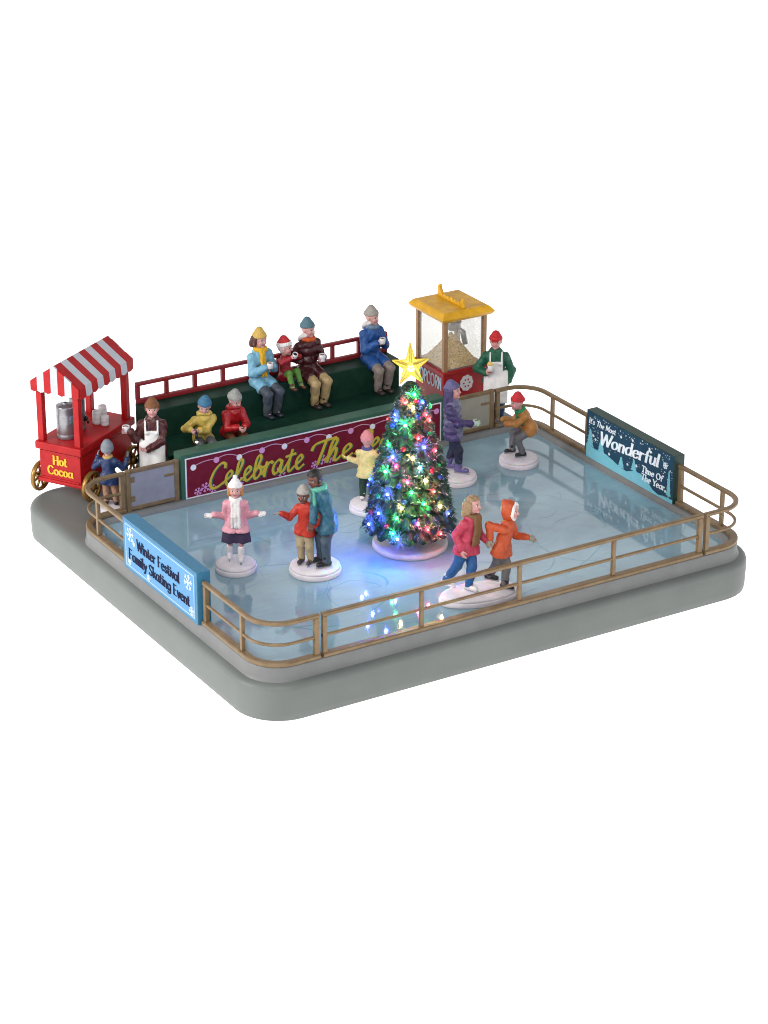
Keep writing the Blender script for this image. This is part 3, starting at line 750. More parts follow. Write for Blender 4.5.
    def part(nm, sc, vox, mat, painter=None): return sculpt_obj(nm, sc, vox, mat, body, painter)
    # ---- jacket
    hem = o.get('hem', .0); jc = paint('cloth_'+o['jacket'], o['jacket'], o.get('jrough', .5), .12, 14, .18, 70); 
    q = Sculpt(); g = .011*h; torso(q, g); arms(q, g, end=.96)
    sit = o.get('sit')
    if not sit:
        for s in 'lr':
            d = AN[s]-HP[s]; dn = KN[s]-HP[s]; dn = dn/np.linalg.norm(dn)
            q.cone(HP[s]+sp*.03*h, HP[s]+dn*(hem+.03*h), .072*h+g, .078*h+g+.15*hem+(.022*h if o.get('skirt') else 0), .07)
    else:
        for s in 'lr':
            q.cone(HP[s], HP[s]+(KN[s]-HP[s])*(.55+hem), .06*h+g, .055*h+g, .06)
        q.ell(pel+V3(0, .02, -.02), V3(.1*h, .095*h, .06*h)+g, Tm, .05)
    q.torus(neck+sp*.012*h, .05*h, .02*h, Tm, .03)
    for s in 'lr':
        d = WR[s]-EL[s]; d = d/np.linalg.norm(d)
        q.cone(EL[s]+(WR[s]-EL[s])*.9, EL[s]+(WR[s]-EL[s])*.97, .034*h, .035*h, .012)
    q.rough = .0035*h*o.get('fold', 1)
    puff = o.get('puff')
    def jpost(Dd, P):
        r = P-pel; t = r@sp
        if puff:
            lowp = t > (-.1*h)
            Dd = Dd-np.where(lowp, .011*h*np.abs(np.sin(t*PI/(puff*h)))-.006*h, 0)
        if not sit: Dd = np.maximum(Dd, -(t+hem+.035*h))
        zip_ = np.abs((P-pel)@Lx) < .006*h
        Dd = Dd+np.where(zip_ & ((P-pel)@F > .02*h) & (t < spl*.95), .006*h, 0)
        return Dd
    q.post = jpost
    jm = [jc]; jp = None
    if 'vest' in o:
        jm = [jc, paint('cloth_'+o['vest'], o['vest'], .5, .12, 14, .18, 70)]
        def jp(c):
            m = np.zeros(len(c), int); r = c-pel
            m[(np.abs(r@Lx) < .105*h) & (np.minimum(np.linalg.norm(c-EL['l'], axis=1), np.linalg.norm(c-EL['r'], axis=1)) > .07*h) & (np.minimum(np.linalg.norm(c-WR['l'], axis=1), np.linalg.norm(c-WR['r'], axis=1)) > .1*h)] = 1
            for s in 'lr':
                a, b_ = S[s], EL[s]; ba = b_-a; t = np.clip(((c-a)@ba)/(ba@ba), 0, 1)
                dist = np.linalg.norm(c-a-t[:, None]*ba, axis=1); m[(t > .12) & (dist < .056*h) & (np.abs(r@Lx) > .05*h)] = 0
            return m
    part('jacket', q, .017, jm, jp)
    # ---- trousers or skirt
    if o.get('trousers'):
        q = Sculpt(); legs(q, .008*h, .03, end=o.get('cuff', .97)); q.ell(pel, V3(.085*h, .072*h, .06*h), Tm, .05); q.rough = .003*h
        part('trousers', q, .018, paint('trousers_'+o['trousers'], o['trousers'], .6, .12, 12, .2, 60))
    if o.get('skirt'):
        q = Sculpt()
        for s in 'lr': q.cone(HP[s]+Z*.05*h, HP[s]-Z*.22*h+(HP[s]-pel)*.5, .085*h, .1*h, .06)
        ztop = pel[2]+.02*h; zbot = pel[2]-o.get('skirtlen', .13)*h
        q.post = lambda Dd, P: np.maximum(np.maximum(Dd, zbot-P[..., 2]), P[..., 2]-ztop)+.004*h*np.sin(9*np.arctan2(P[..., 1]-pel[1], P[..., 0]-pel[0]))
        part('skirt', q, .018, paint('skirt_'+o['skirt'], o['skirt'], .6, .1))
    # ---- footwear
    for s in 'lr':
        q = Sculpt(); a = AN[s]; up = KN[s]-a; up /= np.linalg.norm(up)
        bh = o.get('booth', .05)*h
        q.cone(a-Z*.005*h, a+up*bh, .036*h, .042*h, .02); q.cone(a-FD[s]*.02*h-Z*.012*h, a+FD[s]*.085*h-Z*.016*h, .032*h, .027*h, .02)
        zs = a[2]-.038*h; q.post = lambda Dd, P, zs=zs: np.maximum(Dd, zs-P[..., 2])
        bt = part('skate' if o.get('blade') else 'boot', q, .016, paint('boot_'+o['boot'], o['boot'], .45, .1))
        if o.get('blade'):
            m = MB(); c0 = a-FD[s]*.05*h; c1 = a+FD[s]*.115*h; sd = np.cross(FD[s], Z)*.006*h
            zb_ = zs-.018*h
            vs = [c0-sd, c1-sd, c1+sd, c0+sd]
            m.add([(v[0], v[1], z_) for z_ in (zb_, zs+.01*h) for v in vs], [(3,2,1,0), (4,5,6,7), (0,1,5,4), (1,2,6,5), (2,3,7,6), (3,0,4,7)])
            m.build('blade', paint('blade_steel', 'B4B4BA', .25, .02, metal=.9), bt)
    # ---- hair
    if o.get('hair'):
        q = Sculpt(); long_ = o.get('hairlen', 0)
        q.fn(lambda P: np.maximum((lambda L: (np.linalg.norm(L/V3(.4, .455, .455), axis=-1)-1)*.4*hs)(((P-hp(0, .04, .08))@hd)/hs),
             np.minimum(-(((P-hc)@hd)[..., 1]/hs+.1), .3-((P-hc)@hd)[..., 2]/hs)*hs), hp(0, 0, .1)-.6*hs, hp(0, 0, .1)+.6*hs)
        if long_:
            for s in (-1, 0, 1):
                q.cone(hp(s*.24, .22, .05), hp(s*.3, .36, -.1-long_*.6), .25*hs, .2*hs, .05)
                if s: q.cone(hp(s*.33, -.02, .1), hp(s*.36, .05, -.1-long_*.45), .11*hs, .09*hs, .04)
        q.rough = .012*hs
        q.post = lambda Dd, P: Dd+.012*hs*np.sin(60*(P@Lx)/1.0+8*P[..., 2])
        part('hair', q, .0145, paint('hair_'+o['hair'], o['hair'], .5, .25, 20, .3, 90))
    # ---- hats
    if o.get('hat'):
        q = Sculpt(); tall = o.get('tall', .5)
        low_ = o.get('brim', .17)
        q.fn(lambda P: (lambda L: np.maximum((np.linalg.norm((L-V3(0, .06, .08))/V3(.405, .465, .47+tall*.12), axis=-1)-1)*.42*hs, (low_-L[..., 2]-L[..., 1]*.18)*hs))(((P-hc)@hd)/hs), hp(0, 0, .3)-.95*hs, hp(0, 0, .3)+.95*hs)
        q.cone(hp(0, .08, .28), hp(0, .11, .42+tall*.28), .33*hs, .21*hs, .08)
        q.fn(lambda P: (lambda L: np.maximum((np.linalg.norm((L-V3(0, .06, .08))/V3(.43, .49, .6), axis=-1)-1)*.44*hs, (np.abs(L[..., 2]+L[..., 1]*.18-low_-.1)-.1)*hs))(((P-hc)@hd)/hs), hp(0, 0, .2)-.7*hs, hp(0, 0, .2)+.7*hs, .02)
        if o.get('pom'): q.ell(hp(0, .12, .7+tall*.28), V3(.14, .14, .14)*hs, hd, .02)
        rib = o.get('rib', 1)
        q.post = lambda Dd, P: Dd+.012*hs*rib*np.sin(22*np.arctan2(((P-hc)@hd)[..., 1], ((P-hc)@hd)[..., 0]))
        cm = paint('hat_'+o['hat'], o['hat'], .65, .14, 16, .25, 80)
        if o.get('hatbrim'):
            part('hat', q, .0145, [cm, paint('hat_'+o['hatbrim'], o['hatbrim'], .7, .1)], lambda c: (((((c-hc)@hd)/hs)[:, 2]+(((c-hc)@hd)/hs)[:, 1]*.18) < low_+.21).astype(int))
        else: part('hat', q, .0145, cm)
        if o.get('peak'):
            q = Sculpt(); q.ell(hp(0, -.5, low_+.07), V3(.26, .2, .04)*hs, hd, .01); part('cap_peak', q, .014, cm)
    if o.get('hood'):
        q = Sculpt()
        q.fn(lambda P: (lambda L: np.maximum(np.maximum((np.linalg.norm((L-V3(0, .1, .05))/V3(.5, .52, .6), axis=-1)-1)*.5*hs, -(L[..., 1]+.2)*hs), -(np.linalg.norm((L-V3(0, -.1, -.0))/V3(.38, .5, .46), axis=-1)-1)*.4*hs))(((P-hc)@hd)/hs), hp(0, .05, 0)-.85*hs, hp(0, .05, 0)+.85*hs)
        q.cone(hp(0, .25, -.5), hp(0, .2, -.2), .2*hs, .26*hs, .06)
        q.cone(hp(0, .3, .35), hp(0, .5, .5), .22*hs, .1*hs, .1)
        part('hood', q, .0155, paint('cloth_'+o['hood'], o['hood'], .5, .12, 14, .18, 70))
    if o.get('fur'):
        q = Sculpt()
        Rm = hd@np.array(Matrix.Rotation(R(90), 3, 'X'))
        q.torus(hp(0, -.22, .02), .4*hs, .085*hs, Rm, .02, 1.15)
        q.rough = .02*hs; q.post = lambda Dd, P: Dd+.012*hs*np.sin(50*P[..., 0]+20*P[..., 1])*np.sin(55*P[..., 2])
        part('fur_trim', q, .0145, paint('fur_white', 'CFC9C6', .8, .1, 30, .5, 90))
    if o.get('backhood'):
        q = Sculpt(); q.torus(neck+sp*.05*h-F*.03*h, .066*h, .025*h, Tm@np.array(Matrix.Rotation(R(-38), 3, 'X')), .03); 
        if not o.get('backfur'): q.ell(neck-F*.085*h+sp*.02*h, V3(.07, .04, .06)*h, Tm, .04)
        q.rough = .005*h
        part('hood' if not o.get('backfur') else 'fur_collar', q, .016, paint('cloth_'+o['backhood'], o['backhood'], .7, .12, 14, .3, 80))
    if o.get('scarf'):
        q = Sculpt(); q.torus(neck+sp*.038*h+F*.008*h, .05*h, .026*h, Tm, .02)
        tails = o.get('tails', 1)
        for i in range(tails):
            xo = (-.02+.045*i)*h
            a = neck+F*.07*h+Lx*xo+sp*.02*h; ln = o.get('taillen', .2)*h
            b_ = a-sp*ln*.55+F*.03*h; c_ = a-sp*ln+F*.028*h
            for dx in (-.012, .012): q.cone(a+Lx*dx*h, b_+Lx*dx*1.3*h, .019*h, .018*h, .02); q.cone(b_+Lx*dx*1.3*h, c_+Lx*dx*1.5*h, .018*h, .017*h, .02)
        q.rough = .003*h
        part('scarf', q, .0155, paint('scarf_'+o['scarf'], o['scarf'], .65, .14, 18, .25, 80))
    if o.get('apron'):
        q = Sculpt(); g2 = g+.014*h; torso(q, g2)
        for s in 'lr':
            d = KN[s]-HP[s]; q.cone(HP[s]+Z*.02*h, HP[s]+d*.9+F*.02*h, .078*h+g2, .085*h+g2, .07)
        bibw = .07*h; zb0 = pel[2]+spl*.34; ztop = pel[2]+spl*.76; zlo = KN['l'][2]+.0*h
        def apost(Dd, P):
            r = P-pel; lx = np.abs(r@Lx); f = r@F; z = P[..., 2]
            wdt = np.where(z > zb0, bibw, .125*h)
            reg = np.maximum.reduce([lx-wdt, zlo-z, z-ztop, -(f+.03*h)])
            strap = np.maximum.reduce([np.abs(lx-bibw*.85)-.0085*h, ztop-.02*h-z, z-(neck[2]+.03*h), -(f+.02*h)])
            band = np.maximum(np.abs(z-zb0)-.012*h, -Dd-.05)
            return np.maximum(Dd, np.minimum(np.minimum(reg, strap), band))
        q.post = apost
        for s in 'lr': q.cone(neck+Lx*(.055*h if s == 'l' else -.055*h)+F*.02*h, neck+Lx*(.05*h if s == 'l' else -.05*h)+F*.075*h-sp*.08*h, .055*h, .03*h, .03)
        part('apron', q, .0165, paint('apron_white', 'D2CFCC', .7, .06, 8, .2, 50))
    if o.get('beard'):
        pass
    return body, WR

def snow_disc(loc, r, label, sx=1.0, sy=1.0, rot=0.0, h=.24):
    q = MB(); k = r
    q.lathe([(k*.97, 0), (k*.99, .012), (k, .03), (k*1.0, h*.46), (k*.985, h*.52), (k*.955, h*.54), (k*.95, h*.57), (k*.965, h*.61), (k*.955, h*.78), (k*.92, h*.86), (k*.885, h*.87), (k*.87, h*.9), (k*.8, h*.95), (k*.4, h*1.0), (k*.05, h*1.02)], 48, sx=sx, sy=sy, rot=rot, noise=.004)
    ob = q.build('snow_disc', paint('snow_white', 'D3CBCE', .6, .05, 5, .2, 22, dirt='BDB4B9'))
    ob.location = loc
    tag(ob, label, 'figurine base', 'round white snowy discs under the skaters')
    return ob

IZ = -.14
FR = -31.1
C_ = lambda x, y, z=0: (x, y, z)
HD = .25  # disc height
# 1 pink girl
snow_disc((2.25, 5.59, IZ), .53, 'round white disc under the girl in the pink jacket')
person('girl in pink jacket, purple skirt and white bobble hat with arms spread wide', (2.25, 5.59, IZ+HD), FR, 0, 2.2, (.03, 0, .92), (.03, 0, 1.62), None, None,
       (.56, -.08, 1.33), (-.52, -.08, 1.29), (.15, -.1, .16), (-.15, .1, .16),
       dict(jacket='C88A96', skirt='33253F', tights='B98288', boot='CFC8C8', blade=1, booth=.1, hat='D2CCCA', pom=1, tall=.2, hair='B07A45', hairlen=.5, scarf='D2CCCA', taillen=.3, tails=2, glove='D0CACA', hem=.0, skirtlen=.17), hs=.42, lhd=(1, -.1, -.02), rhd=(-1, -.1, -.1), lhn=(0, -.6, .8), rhn=(0, -.6, .8), curl=.15, le=(0, .3, -1), re_=(0, .3, -1))
# 2 father and son
snow_disc((3.9, 4.46, IZ), .66, 'white disc under the man in teal coat and the boy in red')
person('man in teal coat and mint scarf bending towards the boy in red', (3.9, 4.46, IZ+HD), FR, -62, 2.6, (.33, .0, 1.2), (.17, -.02, 1.96), None, None,
       (.44, -.3, 1.0), (-.04, -.34, 1.24), (.3, -.25, .13), (.16, .04, .13),
       dict(jacket='28566A', trousers='3D4A58', boot='15151A', blade=1, hair='100E0D', scarf='559F8A', taillen=.28, skin=SKIND, hem=.17, fat=.9, brow='15100E'), hs=.47, head=(14, 16, 0), hoff=(-.1, 0, -.03), rhd=(-.25, -.2, -.8), curl=.5, lhd=(.0, -.1, -1), le=(.9, -.2, -.3), re_=(-.4, -.8, -.5))
person('boy in red jumper and grey hat reaching one arm out beside the man in teal', (3.9, 4.46, IZ+HD), FR, -22, 2.05, (-.24, .06, .84), (-.21, .0, 1.54), None, None,
       (-.02, -.26, 1.12), (-.82, -.12, 1.4), (-.1, -.06, .1), (-.33, .02, .1),
       dict(jacket='AE2C1C', trousers='9C8A6C', boot='3A3634', blade=1, hat='97918B', tall=.3, glove='8F877C', skin=SKIND, hem=.0, brow='15100E'), hs=.40, head=(5, 8, 0), hoff=(-.06, 0, 0), rhd=(-1, 0, -.05), rhn=(0, -.5, -.8), curl=.2, re_=(0, .3, -1))
# 3 yellow jacket child, back to us
snow_disc((7.08, 7.09, IZ), .56, 'white disc under the child in cream jacket, half behind the tree')
person('child in cream jacket and pink hat seen from behind, facing the maroon banner', (7.08, 7.09, IZ+HD), FR, 168, 1.95, (-.08, 0, .8), (-.08, 0, 1.42), None, None,
       (-.56, .18, 1.13), (.24, .34, 1.1), (-.2, .08, .1), (.05, -.04, .1),
       dict(jacket='C9B478', trousers='1E3327', boot='CFC8C8', blade=1, hat='B97478', tall=.4, scarf='41407A', tails=0, glove='C9B478', hem=.04, fold=1.6), hs=.4, head=(10, 0, 0), le=(0, .3, -1), re_=(0, .3, -1))
# 4 purple
snow_disc((10.06, 7.59, IZ), .60, 'white disc under the skater in purple, right of the tree')
person('skater in purple vest and lilac hat holding out one arm to the right', (10.06, 7.59, IZ+HD), FR, 72, 2.58, (-.07, 0, 1.2), (-.1, 0, 1.98), None, None,
       (.12, .22, 1.3), (.40, -.1, 1.44), (-.2, .18, .16), (.1, -.1, .14),
       dict(jacket='3B2F5C', vest='5C5B78', trousers='1B1F38', cuff=.6, boot='5A5280', blade=1, booth=.2, hat='565078', tall=.25, hair='3D355C', hairlen=1.3, glove='9DB2A4', hem=.1, puff=.07, fat=1.14, broad=1.1), hs=.46, head=(0, -4, 0), lhd=(1, 0, 0), rhd=(1, -.1, .05), re_=(-.4, -.6, -1))
# 5 brown coat
snow_disc((12.2, 7.69, IZ), .55, 'round white disc under the crouching child in brown coat')
person('crouching child in mustard brown coat, red hat and green scarf leaning forward', (12.2, 7.69, IZ+HD), FR, -72, 2.05, (.32, .06, .76), (.06, -.02, 1.28), None, None,
       (-.40, -.16, .98), (-.46, .12, 1.02), (.1, -.16, .12), (-.18, .14, .12),
       dict(jacket='A06C34', trousers='5E5D61', boot='141418', booth=.07, blade=1, hat='B5202A', tall=.45, scarf='1F7A4C', taillen=.24, glove='55504C', hem=.02, bend=1), hs=.42, head=(4, 6, 0), hoff=(-.08, -.02, -.02), lhd=(-.8, -.1, -.5), rhd=(-.9, .1, -.4), lk=(-1, -.3, .2), rk=(-1, .3, .2), le=(.2, -.2, -1), re_=(.2, .2, -1))
# 6 couple
snow_disc((6.58, 1.02, IZ), 1.0, 'long oval white disc under the woman and child skating hand in hand', sx=1.06, sy=.56, rot=R(-10))
person('woman in pink jacket, brown scarf and blue jeans skating hand in hand', (6.58, 1.02, IZ+HD), FR, 52, 2.5, (-.33, 0, 1.16), (-.22, -.02, 1.92), None, None,
       (.2, -.02, 1.28), (-.47, -.3, 1.2), (-.26, -.1, .14), (-.82, .12, .2),
       dict(jacket='A83048', trousers='1C4C80', boot='CFC8C8', blade=1, hair='8A7052', hairlen=.65, scarf='6A4A2A', taillen=.28, tails=2, hem=.08), hs=.45, head=(10, 0, 0), lhd=(.8, -.2, -.6), rhd=(.3, -.2, -1), rk=(.6, -.2, 0), re_=(-.6, .4, -.5), le=(-.2, .4, -1), curl=.3)
person('child in orange hooded coat with white fur edging skating ahead of the woman', (6.58, 1.02, IZ+HD), FR, 66, 2.3, (.52, .06, 1.04), (.68, .04, 1.74), None, None,
       (1.16, .12, 1.34), (.25, -.1, 1.4), (.62, -.02, .13), (.24, .2, .28),
       dict(jacket='A8421A', trousers='545253', boot='17161A', blade=1, hood='A8421A', fur=1, glove='7F7A6A', hem=.06), hs=.43, head=(4, 4, 0), hoff=(.02, 0, 0), lhd=(.9, 0, -.4), rhd=(-.3, -.3, -.6), rk=(.8, 0, -.1), le=(0, .4, -1), re_=(-.8, .2, .1))

# bleacher spectators: frame 0, facing the rink (-Y)
def mug(loc, label, r=.085, h=.16, inside='1E100C', tilt=0.0):
    q = MB(); q.lathe([(r*.82, 0), (r*.86, .01), (r, h*.5), (r*1.0, h), (r*.88, h), (r*.84, h-.025)], 20, smooth=True)
    ob = q.build('mug', paint('mug_white', 'C9C6C6', .35, .05))
    ob.location = loc; ob.rotation_euler = (tilt, 0, 0)
    q = MB(); q.prism(disc((0, 0), r*.8, 16), (0, 0, h-.03), (1, 0, 0), (0, 1, 0), (0, 0, 1), .008); q.build('cocoa', paint('cocoa_'+inside, inside, .3, .05), ob)
    tag(ob, label, 'mug', 'white mugs of cocoa')
    return ob
BZ = 1.75
def sitter(label, x, y, z, h, o, head=(0, 0, 0), cupz=.62, hands=None, mugl=None, yawp=0, lean=0.0, feet=-.72, kn=.02, **kw):
    pel = V3(0, 0, .1); spl = .30*h
    nk = V3(0, -lean, .1+spl)
    lw, rw = hands if hands else ((.13, -.42, cupz), (-.13, -.42, cupz))
    b_, wr = person(label, (x, y, z), yawp, 0, h, pel, nk, None, None, lw, rw, (.15, -.52, feet), (-.15, -.5, feet), dict(o, sit=1), head=head, lk=(.15, -1, .8), rk=(-.15, -1, .8), **kw)
    return b_
hk = dict(lhd=(-.75, -.6, .1), rhd=(.75, -.6, .1), lhn=(-.6, .7, .1), rhn=(.6, .7, .1), curl=.7)
sitter('woman in light blue coat, yellow scarf and yellow hat seated on the bleachers', 6.72, 12.4, BZ, 2.75, dict(jacket='6A9CB2', trousers='3F454E', boot='151A26', booth=.14, hat='B8984A', tall=.55, hair='4F2D26', hairlen=.45, scarf='C79A12', taillen=.24, hem=-.05), hs=.46, head=(6, 6, 0), yawp=8, **hk)
mug((6.75, 11.86, BZ+.62), 'white mug held by the woman in the light blue coat')
sitter('toddler in red coat and santa hat drinking beside the man in maroon', 7.44, 12.28, BZ+.02, 1.75, dict(jacket='8E1420', trousers='4E7A2C', boot='4A281C', hat='A81E24', hatbrim='CFC9C6', tall=.45, hair='B9AAA6', skin=SKIN, fold=1.4), hs=.46, head=(30, 2, 0), yawp=10, hands=((.14, -.34, .76), (-.1, -.36, .74)), feet=-.06, lhd=(-.4, -.3, .5), rhd=(.4, -.3, .5), curl=.6)
mug((7.54, 11.92, BZ+.76), 'white mug lifted to the mouth of the toddler in red', .075, .15, tilt=.5)
sitter('man in maroon quilted jacket and orange scarf seated with tan trousers', 8.24, 12.4, BZ, 2.8, dict(jacket='3E1418', jrough=.32, trousers='A38C62', boot='2B201C', hat='46636E', tall=.5, scarf='B04A14', tails=0, puff=.085, backhood='C4BEBB', backfur=1), hs=.46, head=(16, 4, 0), yawp=6, hands=((.17, -.44, .56), (-.34, -.12, .5)), lhd=(-.5, -.7, .1), lhn=(-.8, .3, 0), rhd=(-.2, .8, -.3), curl=.6)
mug((8.38, 11.84, BZ+.52), 'white mug in the hand of the man in maroon', .09, .2)
sitter('man in blue coat with white fur hood seated alone near the tree star', 10.3, 12.4, BZ, 2.75, dict(jacket='174684', trousers='7D706A', boot='2B201C', hat='8D8680', tall=.4, scarf='5C7288', tails=0, backhood='C4BEBB', backfur=1, hem=.05), hs=.46, head=(22, 6, 0), yawp=6, cupz=.66, **hk)
mug((10.34, 11.86, BZ+.66), 'white mug held by the man in the blue coat')
sitter('boy in yellow hooded jacket and blue hat hunched over on the lower bench', 4.33, 11.3, .93, 2.35, dict(jacket='B9A04A', trousers='55595E', boot='3A3634', hat='2F627E', tall=.4, backhood='B9A04A', hem=-.2), hs=.44, head=(-14, 20, 6), yawp=-16, lean=.3, hands=((-.2, -.66, .58), (-.42, -.56, .58)), feet=-.43, lhd=(-.7, -.5, -.2), rhd=(.2, -.7, -.3), curl=.6)
sitter('boy in red hooded jacket and grey hat leaning forward on the lower bench', 5.17, 11.3, .93, 2.35, dict(jacket='9E141A', jrough=.35, trousers='5E3218', boot='3A2820', hat='85857F', tall=.5, backhood='9E141A', hem=-.2), hs=.44, head=(18, 22, -4), yawp=-4, lean=.3, hands=((.14, -.68, .46), (-.08, -.7, .48)), feet=-.43, lhd=(-.3, -.6, -.5), rhd=(.4, -.6, -.4), curl=.6)
# flashlight
q = MB(); q.tube([(0, 0, 0), (-.05, -.1, -.14)], .04, n=10); q.tube([(-.05, -.1, -.14), (-.075, -.15, -.21)], [.05, .06], n=10)
fl = q.build('torch', paint('torch_black', '111114', .35, .05)); fl.location = (3.82, 10.66, 1.52)
q = MB(); q.ball((-.078, -.156, -.218), .045, seg=10); q.build('lens', glow('torch_lens', (1, .98, .9), 1.3), fl)
tag(fl, 'small black torch with bright lens held by the boy in yellow', 'torch')

# sellers and child at the cart
snow_disc((2.6, 11.0, -.335), .42, 'white disc under the cocoa seller, behind the grey gate', h=.15)
person('cocoa seller in white apron, brown jacket and brown cap holding out a mug', (2.72, 11.09, -.185), FR, 2, 2.75, (.0, 0, 1.3), (.02, 0, 2.08), None, None,
       (-.08, -.36, 1.42), (-.54, -.27, 1.9), (.16, 0, .12), (-.14, 0, .12),
       dict(jacket='46191A', jrough=.35, trousers='2A2F3A', boot='1B1716', hat='6E4426', tall=.1, rib=.2, brim=.1, apron=1, hair='6E4426', hem=.05), hs=.46, head=(2, 2, 0), lhd=(-1, -.3, .05), rhd=(-1, -.1, .15), lhn=(0, -.3, 1), rhn=(.1, -1, .2), le=(1, .1, -.5), re_=(-.3, .1, -1), curl=.6)
mug((2.03, 11.24, 1.66), 'white mug offered by the cocoa seller over the cart', .1, .2)
snow_disc((1.42, 11.05, -.335), .40, 'white disc under the child in navy at the cocoa cart', h=.12)
person('child in navy coat and grey hat seen from behind reaching for the cocoa cart', (1.42, 11.05, -.215), FR, 172, 1.85, (-.02, 0, .78), (-.04, 0, 1.32), None, None,
       (-.32, .22, 1.30), (.46, .16, 1.28), (-.13, .06, .09), (.14, 0, .09),
       dict(jacket='152A52', jrough=.38, trousers='96705C', boot='17161A', hat='6E747C', tall=.2, rib=.2, brim=-.1, scarf='A8884C', tails=0, glove='6E747C', hem=.1, fold=1.5), hs=.40, head=(5, 0, 0), lhd=(0, .3, 1), rhd=(.2, .3, 1), le=(-.6, 0, -1), re_=(.6, 0, -1))
snow_disc((13.5, 10.72, -.335), .45, 'white disc under the popcorn seller, behind the corner railing', h=.15)
person('popcorn seller in white apron, green jumper and red cap holding popcorn', (13.44, 10.76, -.185), FR, -4, 2.75, (.0, 0, 1.3), (-.02, 0, 2.06), None, None,
       (.33, -.06, 1.16), (-.30, -.3, 1.58), (.14, -.04, .12), (-.1, .02, .12),
       dict(jacket='12503A', trousers='173A58', boot='2A211E', hat='AE1A20', tall=.15, rib=.1, brim=.12, peak=1, apron=1, hair='B08A84', hem=.03), hs=.45, head=(-4, 2, 0), lhd=(-.2, -.1, -1), rhd=(.3, -.5, .7), rhn=(.8, -.2, .2), le=(1.2, .2, -.2), re_=(-.7, .2, -.8), curl=.7)
q = MB(); q.lathe([(.05, 0), (.06, .01), (.09, .2), (.08, .2), (.075, .18)], 16)
pc = q.build('popcorn_bag', paint('mug_white', 'C9C6C6')); pc.location = tuple(np.array((13.5, 10.72, -.185))+CR*-.25+CT*.4+V3(0, 0, 1.66))
q = MB()
for k in range(16): q.ball((random.uniform(-.07, .07), random.uniform(-.07, .07), .2+random.uniform(0, .06)), random.uniform(.025, .04), seg=7)
q.build('popcorn', paint('popcorn_cream', 'E0BA62', .6, .2, 30), pc)
tag(pc, 'small white cone of popcorn in the popcorn seller hand', 'popcorn cone')

# ------------------------------------------------------------------ cocoa cart
m_cart = paint('cart_red', 'A00D12', .45, .09, 3, .1, 40, spec=.25, dirt='860A0E'); m_gold = paint('wheel_gold', '8E6A33', .35, .15, 8, .1, metal=.55)
ang = math.atan2(1.38, 2.26)
root = empty('cocoa_cart', (.9, 11.73, -.335), ang); CL, CW = 2.65, 1.40     # local x along, y across (away)
zt = 1.25+.335; zbm = .44
q = MB(); q.box((.05, .05, zbm), (CL-.05, CW-.05, zt-.2), bev=.03)
for ln in ((.05, CL-.05),):
    pass
q.box((-.03, -.03, zt-.22), (CL+.03, CW+.03, zt), bev=.04)
q.box((.0, .0, zbm-.02), (CL, CW, zbm+.09), bev=.03)
for zz in (zbm+.09, zt-.3):
    q.box((.025, .1, zz), (.06, CW-.1, zz+.05), bev=.012); q.box((.1, .025, zz), (CL-.1, .06, zz+.05), bev=.012)
body = q.build('cart_body', m_cart, root)
q = MB(); Oc, Uc, Nc = V3(.05, CW, 0), V3(0, -1, 0), V3(-1, 0, 0)
write(q, 'Hot', ROMAN, Oc+Uc*.48+V3(0, 0, .98), Uc, (0, 0, 1), Nc, .24, width=.46, pen=.22, thin=.35, nib=.05, lift=.012, serif=True)
q.build('lettering', paint('sign_yellow', 'D8A514', .4, .05), body)
q = MB()
write(q, 'Cocoa', ROMAN, Oc+Uc*.31+V3(0, 0, .68), Uc, (0, 0, 1), Nc, .24, width=.80, pen=.22, thin=.35, nib=.05, lift=.012, serif=True)
q.build('lettering', paint('sign_yellow', 'D8A514', .4, .05), body)
def wheel(px, py, sidey, r=.42):
    q = MB(); n = 28
    q.tube([(px+r*.9*math.cos(2*PI*k/n), py, r+.02+r*.9*math.sin(2*PI*k/n)) for k in range(n)], .055, n=8, closed=True, up=(0, 1, 0), rz=.075)
    w = q.build('wheel', m_gold, root)
    q = MB(); 
    for k in range(8):
        a = 2*PI*k/8+.2; q.tube([(px+.08*math.cos(a), py, r+.02+.08*math.sin(a)), (px+r*.86*math.cos(a), py, r+.02+r*.86*math.sin(a))], [.04, .03], n=6)
    q.build('spokes', m_gold, w)
    q = MB(); q.tube([(px, py-.1, r+.02), (px, py+.1, r+.02)], .1, n=14); q.build('hub', m_gold, w)
for px in (.3, CL-.32):
    wheel(px, -.12, -1); wheel(px, CW+.12, 1)
q = MB()
for px in (.3, CL-.32): q.tube([(px, -.1, .44), (px, CW+.1, .44)], .045, n=8)
q.build('axle', m_gold, root)
ez, rz_ = 2.97+.335, 3.5+.335
for px in (.14, CL-.2):
    for py in (.12, CW-.12):
        q = MB(); q.box((px-.09, py-.09, zt-.01), (px+.09, py+.09, ez-.02), bev=.02); q.build('post', m_cart, root)
